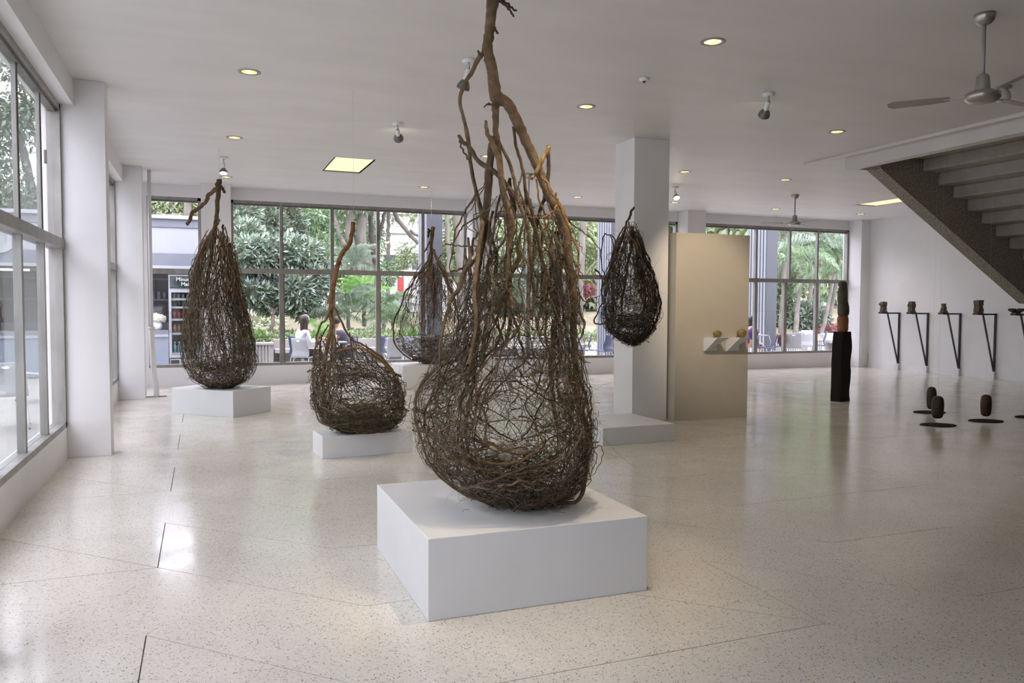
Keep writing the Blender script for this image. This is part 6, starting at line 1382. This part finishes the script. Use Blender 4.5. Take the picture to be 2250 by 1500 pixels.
# palms
def frond_mesh(seed, L=1.5, nl=34, ll=0.5, droop=0.9, lw=0.035):
    r = np.random.default_rng(seed); x = np.linspace(0, 1, 14)
    droop_l = 0.75; sp = np.stack([L * x * (1 - 0.18 * x), 0 * x, L * (0.42 * x - droop * 0.75 * x ** 2)], 1)
    V, F, _ = tubes(sp[None], (0.014 * (1 - 0.75 * x))[None], 4); Vs = [V]; Fs = [F]; n0 = n_rach = len(V)
    for i in range(nl):
        f = 0.14 + 0.86 * i / (nl - 1); p = np.array([np.interp(f, x, sp[:, k]) for k in range(3)]); l = ll * (0.55 + 0.9 * f - 0.95 * f ** 2.2) * r.uniform(0.85, 1.1)
        for s in (-1, 1):
            d = np.array([0.55, s * 0.9, 0.25 - 0.3 * f]) + r.normal(0, 0.08, 3); d /= np.linalg.norm(d)
            a = p; b = p + d * l * 0.5 + [0, 0, 0.02]; c = p + d * l * 0.8 + [0, 0, -droop_l * l]
            w_ = np.array([lw * 0.5, 0, lw * 0.35])
            Vs.append(np.array([a - w_ * .4, a + w_ * .4, b + w_, c, b - w_])); 
            Fs.append(np.array([[0, 1, 2, 4], [4, 2, 3, 3]])[:1] + n0); Fs.append(np.array([[4, 2, 3, 3]])[:0].reshape(0, 4) + n0)
            # tip as a narrow quad
            Vs.append(np.array([b + w_, c + w_ * .15, c - w_ * .15, b - w_])); Fs.append(np.array([[0, 1, 2, 3]]) + n0 + 5); n0 += 9
    V = np.vstack(Vs); tn = np.ones((len(V), 1)); k9 = (len(V) - n_rach) // 9; tn[n_rach:] = np.repeat(r.uniform(0.45, 1.55, k9), 9)[:, None]
    return np_mesh('frond', V, np.vstack(Fs).astype(int), tn * np.ones((1, 3)), smooth=False)
FR = [frond_mesh(1, 1.5, 52, 0.42, 0.9, 0.017), frond_mesh(2, 1.7, 42, 0.42, 1.1, 0.022), frond_mesh(3, 1.1, 34, 0.34, 0.8, 0.015)]
def palm(label, base, top, r0, kind, n, lm, scale=1.0, trunk_m=BTL, group='garden palms', up=0.5, nm='palm'):
    t = thing(nm, label, 'palm', (base[0], base[1], base[2]), 0, group)
    b = np.array(base[:3]); e = np.array(top[:3])
    if np.linalg.norm(e - b) > 0.3:
        pts = [(*(b), r0), (*((b * 0.6 + e * 0.4)), r0 * 0.85), (*e, r0 * 0.75)]; limb(pts, 'trunk', trunk_m, t, b, 12)
    me = FR[kind].copy(); me.materials.clear(); me.materials.append(lm)
    for i in range(n):
        o = link('frond', me, None, t); a = 2 * PI * i / n * 1.0 + rng.uniform(-0.25, 0.25); o.location = (e - b).tolist()
        o.rotation_euler = (rng.uniform(-0.25, 0.25), -(up * rng.uniform(-0.4, 1.6)), a); s = scale * rng.uniform(0.8, 1.15); o.scale = (s, s, s)
    return t
def pp(px, py, y): return ony(px, py, y)
palm('bright green fan palm in the middle of the wide window', pp(800, 715, 24), pp(800, 665, 24), 0.07, 0, 22, LPB, 0.75, up=0.9)
palm('silvery drooping palm left of the bright green palm', pp(765, 720, 23.4), pp(765, 655, 23.4), 0.06, 0, 16, LG, 0.72, up=0.5)
palm('palm with long drooping fronds right of the bright green palm', pp(842, 725, 23), pp(845, 672, 23), 0.06, 1, 18, LP, 0.62, up=0.6)
palm('low palm in front of the bench left of the distant nest', pp(862, 742, 22), pp(862, 710, 22), 0.05, 2, 16, LP, 0.8, up=0.6)
palm('pale palm crown behind the bent stem of the round nest', pp(778, 660, 26), pp(778, 588, 26), 0.06, 0, 18, LG, 0.8, up=0.7)
palm('small palm beside the base of the twin trunks', pp(735, 735, 22.6), pp(735, 700, 22.6), 0.05, 2, 14, LD, 0.8, up=0.6)
palm('palm behind the middle of the large nest', pp(1120, 735, 23), pp(1120, 660, 23), 0.06, 0, 16, LD, 0.8)
palm('left leaning palm in the right window', pp(1716, 770, 22.5), pp(1724, 575, 22.5), 0.12, 1, 18, LP, 1.15, up=0.35)
palm('ringed palm trunk with a heavy crown in the right window', pp(1745, 765, 22.0), pp(1762, 560, 24.0), 0.10, 1, 20, LP, 1.1, up=0.35)
palm('tall palm with bright drooping fronds in the right window', pp(1796, 765, 23), pp(1800, 540, 23), 0.08, 1, 20, LG, 1.15, up=0.3)
palm('leaning pale palm trunk behind the totem figure', pp(1802, 750, 22), pp(1835, 600, 22.5), 0.085, 1, 16, LP, 1.0, up=0.35)
palm('slanting brown palm stem next to the totem', pp(1815, 752, 23), pp(1845, 560, 23.6), 0.10, 1, 18, LP, 1.1, up=0.35)
palm('palm crown high at the left of the right window', pp(1700, 700, 26), pp(1712, 505, 26), 0.10, 1, 18, LG, 1.1, up=0.35)
palm('palm crown behind the right window top', pp(1780, 700, 27), pp(1782, 500, 27), 0.10, 1, 18, LD, 1.2, up=0.35)
for i, (px, py) in enumerate([(575, 742), (700, 720), (905, 725), (1270, 745)]):
    palm(['spiky low plant right of the left nest', 'spiky low plant between the seated pair', 'spiky low plant behind the distant nest', 'spiky low plant right of the large nest'][i], pp(px, py + 14, 21.6), pp(px, py + 12, 21.6), 0.03, 2, 12, LPB, 0.5, up=0.9, nm='spiky_plant')
# low planting behind the bench
def cover(nm, label, px0, px1, y, z_h, N, lm, size, seed, kindc='shrub', dy=0.8):
    q0, q1 = ony(px0, 740, y), ony(px1, 740, y); n = max(2, int(abs(q1[0] - q0[0]) / 0.6)); blobs = []
    r = np.random.default_rng(seed)
    for i in range(n):
        x = q0[0] + (q1[0] - q0[0]) * (i + 0.5) / n; h = z_h * r.uniform(0.7, 1.2); blobs.append((x - q0[0], 0, gz(x, y) + h * 0.4, 0.55, dy, h * 0.65, 1))
    t = thing(nm, label, 'shrub', (q0[0], y, 0), 0, 'low planting'); o = link('foliage', leaf_mesh('foliage', blobs, N, size, seed=seed, shell=0.2, up=0.5), lm, t); o['kind'] = 'stuff'
    st_ = MB()
    for b_ in blobs[:40]: st_.tube([(b_[0], 0, gz(b_[0] + q0[0], y) - 0.1), (b_[0] + 0.05, 0.03, b_[2] + 0.1)], 0.012, 5)
    s2 = st_.build('stems', BT, t); s2['kind'] = 'stuff'
cover('ground_cover', 'low leafy green planting behind the bench at left', 520, 905, 21.7, 0.26, 8000, LY, 0.11, 21)
cover('ground_cover', 'low leafy planting behind the large nest', 905, 1350, 21.8, 0.26, 6000, LY, 0.11, 22)
cover('ground_cover', 'second row of green planting farther up the slope', 540, 900, 23.6, 0.16, 3500, LF, 0.12, 23)
cover('flowering_shrub', 'white flowering shrubs on the slope right of the left nest', 545, 600, 27.5, 0.5, 900, leaf_mat('pale_leaf', (0.62, 0.68, 0.50)), 0.2, 24)
cover('leafy_shrub', 'dark green shrub between the palm trunks in the right window', 1760, 1790, 23.5, 1.3, 3500, LG, 0.22, 25, dy=0.7)
cover('leafy_shrub', 'green shrub left of the palms in the right window', 1703, 1722, 24.5, 3.0, 3500, LP, 0.2, 26, dy=0.7)
cover('leafy_shrub', 'reddish low plants at the right end of the right window', 1815, 1838, 22.3, 0.3, 700, LR, 0.16, 27, dy=0.5)
# distant foliage backdrop, plus added trees out of view
bme = [leaf_mesh('foliage', [(0, 0, 5.5, 4.2, 3.0, 4.0, 3), (2.5, 0, 8, 3.2, 2.6, 3, 2), (-2.8, 0.5, 7.5, 3, 2.4, 2.8, 2), (0, 0, 2.5, 3.6, 2.6, 2.4, 2)], 9000, 0.42, seed=40 + i, shell=0.25, asp=0.45) for i in range(2)]
for i, me_ in enumerate(bme): me_.materials.append([LY, LF][i])
TB = None
for i, (bx, by, s) in enumerate([(-1, 48, 0.9), (4, 44, 1.1), (9, 50, 1.2), (15, 60, 1.2), (22, 46, 1.25), (28, 42, 1.2), (34, 46, 1.3), (40, 42, 1.2), (46, 44, 1.3), (30, 33, 1.0), (25, 30, 0.9), (36, 36, 1.0), (19, 38, 1.0), (-15, 1, 1.1), (-15.5, 8, 1.15), (-16, 15, 1.1), (-14, -6, 1.0)]):
    t = thing('backdrop_tree', 'hazy green tree in the distant backdrop of the garden' if bx > -10 else 'added leafy tree screening the sky beyond the left terrace, outside the view', 'tree', (bx, by, gz(bx, by) if by > 20 else 0), rng.uniform(0, 6), 'backdrop trees' if bx > -10 else 'added screening trees'); t.scale = (s, s, s)  # unseen trees at far left are added to cut light through the left windows
    o = link('foliage', bme[i % 2], None, t); o['kind'] = 'stuff'
    if TB is None: TB = MB().tube([(0, 0, -0.3), (0.1, 0, 3), (-0.1, 0.1, 7)], [0.22, 0.18, 0.08], 8).build('trunk', BT, t)
    else: c = TB.copy(); C.objects.link(c); c.parent = t

# far white building
BLD = mat('building_white', (0.62, 0.62, 0.61), 0.7, var=0.03); BWN = mat('building_window', (0.06, 0.07, 0.08), 0.3)
b0 = ony(835, 600, 42)
bd = thing('building', 'white multi storey building with dark window bands beyond the garden', 'building', (b0[0], 42, 1.2))
bw = 22.0; zs = [float(ony(890, p, 42)[2]) - 1.2 for p in (690, 560, 535, 512, 490, 470, 440)]
MB().box(0, 0.4, 0, bw, 9, 13).build('wall_panel', BLD, bd)
for i, (z0_, z1_) in enumerate(((zs[1], zs[2]), (zs[3], zs[4]), (zs[5], zs[6]))):
    MB().box(0, 0.2, z0_, bw, 0.4, z0_ + 0.35).build('ledge', BLD, bd)
for r_, (za, zb_) in enumerate(((590, 562), (512, 496), (470, 452))):
    z0_, z1_ = float(ony(890, za, 42)[2]) - 1.2, float(ony(890, zb_, 42)[2]) - 1.2
    for c_ in range(14):
        o = MB().box(0.3 + c_ * 1.55, 0.33, z0_, 0.3 + c_ * 1.55 + 1.35, 0.40, z1_).build('window', BWN, bd)
MB().box(1.75, 0.2, 0, 2.05, 0.36, 1.9).build('red_door', mat('red_paint', (0.36, 0.05, 0.04), 0.5), bd)
rd = ony(888, 640, 41.5)
bpy.data.objects['red_door'].location.x = rd[0] - b0[0] - 1.9

# vehicles
def car(px, py, y, label, col, head_, L=4.2):
    p = ony(px, py, y); t = thing('car', label, 'car', (p[0], y, gz(p[0], y) + 0.05), head_, 'parked vehicles')
    body = bmesh.new(); prof = [(-2.1, 0.35), (-2.1, 0.8), (-1.9, 0.95), (-1.2, 1.0), (-0.6, 1.42), (0.8, 1.45), (1.4, 1.0), (2.0, 0.9), (2.1, 0.6), (2.1, 0.3)]
    lo_ = [body.verts.new((x, -0.82 + (0.14 if z > 1.1 else 0), z)) for x, z in prof]; hi_ = [body.verts.new((x, 0.82 - (0.14 if z > 1.1 else 0), z)) for x, z in prof]
    body.faces.new(lo_); body.faces.new(hi_[::-1])
    for i in range(len(prof)): body.faces.new((lo_[i], hi_[i], hi_[(i + 1) % len(prof)], lo_[(i + 1) % len(prof)]))
    bmesh.ops.recalc_face_normals(body, faces=body.faces); bmesh.ops.bevel(body, geom=body.edges[:], offset=0.05, segments=2, affect='EDGES')
    me = bpy.data.meshes.new('body'); body.to_mesh(me); body.free(); link('body', me, mat('car_' + label[:6].replace(' ', '_'), col, 0.25, spec=0.7), t)
    MB().box(-0.95, -0.80, 1.05, -0.05, -0.70, 1.33).build('side_window', BWN, t); MB().box(0.05, -0.80, 1.05, 0.95, -0.70, 1.33).build('side_window', BWN, t)
    for x in (-1.3, 1.35):
        for s_ in (-0.84, 0.66):
            w0 = MB().lathe([(0, 0), (0.2, 0), (0.31, 0.02), (0.32, 0.09), (0.31, 0.17), (0, 0.18)], 18).build('wheel', CK, t); w0.rotation_euler = (-PI / 2, 0, 0); w0.location = (x, s_, 0.32)
car(560, 672, 33.5, 'blue parked car seen under the broad leaved tree', (0.05, 0.09, 0.17), 0.1)
car(520, 672, 37.0, 'red parked car mostly hidden behind the left nest', (0.35, 0.03, 0.02), 0.1)
car(1318, 655, 38, 'white parked car at the right edge of the large nest', (0.7, 0.7, 0.72), 0.2)
mp_ = ony(869, 655, 30)
t = thing('scooter', 'white and black scooter parked beyond the palms', 'scooter', (mp_[0], 30, gz(mp_[0], 30)), 0.6)
for x in (-0.55, 0.55):
    w0 = MB().lathe([(0.12, -0.05), (0.24, -0.05), (0.27, 0), (0.24, 0.05), (0.12, 0.05), (0.12, -0.05)], 18).build('wheel', CK, t); w0.rotation_euler = (PI / 2, 0, 0); w0.location = (x, 0, 0.27)
MB().box(-0.7, -0.14, 0.4, 0.0, 0.14, 0.72, 0.06).build('rear_body', CONW, t); MB().box(-0.65, -0.13, 0.72, 0.05, 0.13, 0.84, 0.05).build('saddle', CK, t)
MB().box(0.3, -0.17, 0.3, 0.45, 0.17, 1.0, 0.05).build('front_shield', CONW, t); MB().tube([(0.38, -0.3, 1.05), (0.38, 0.3, 1.05)], 0.02).build('handlebar', CK, t); MB().box(0.0, -0.13, 0.28, 0.35, 0.13, 0.36, 0.02).build('footboard', CK, t)
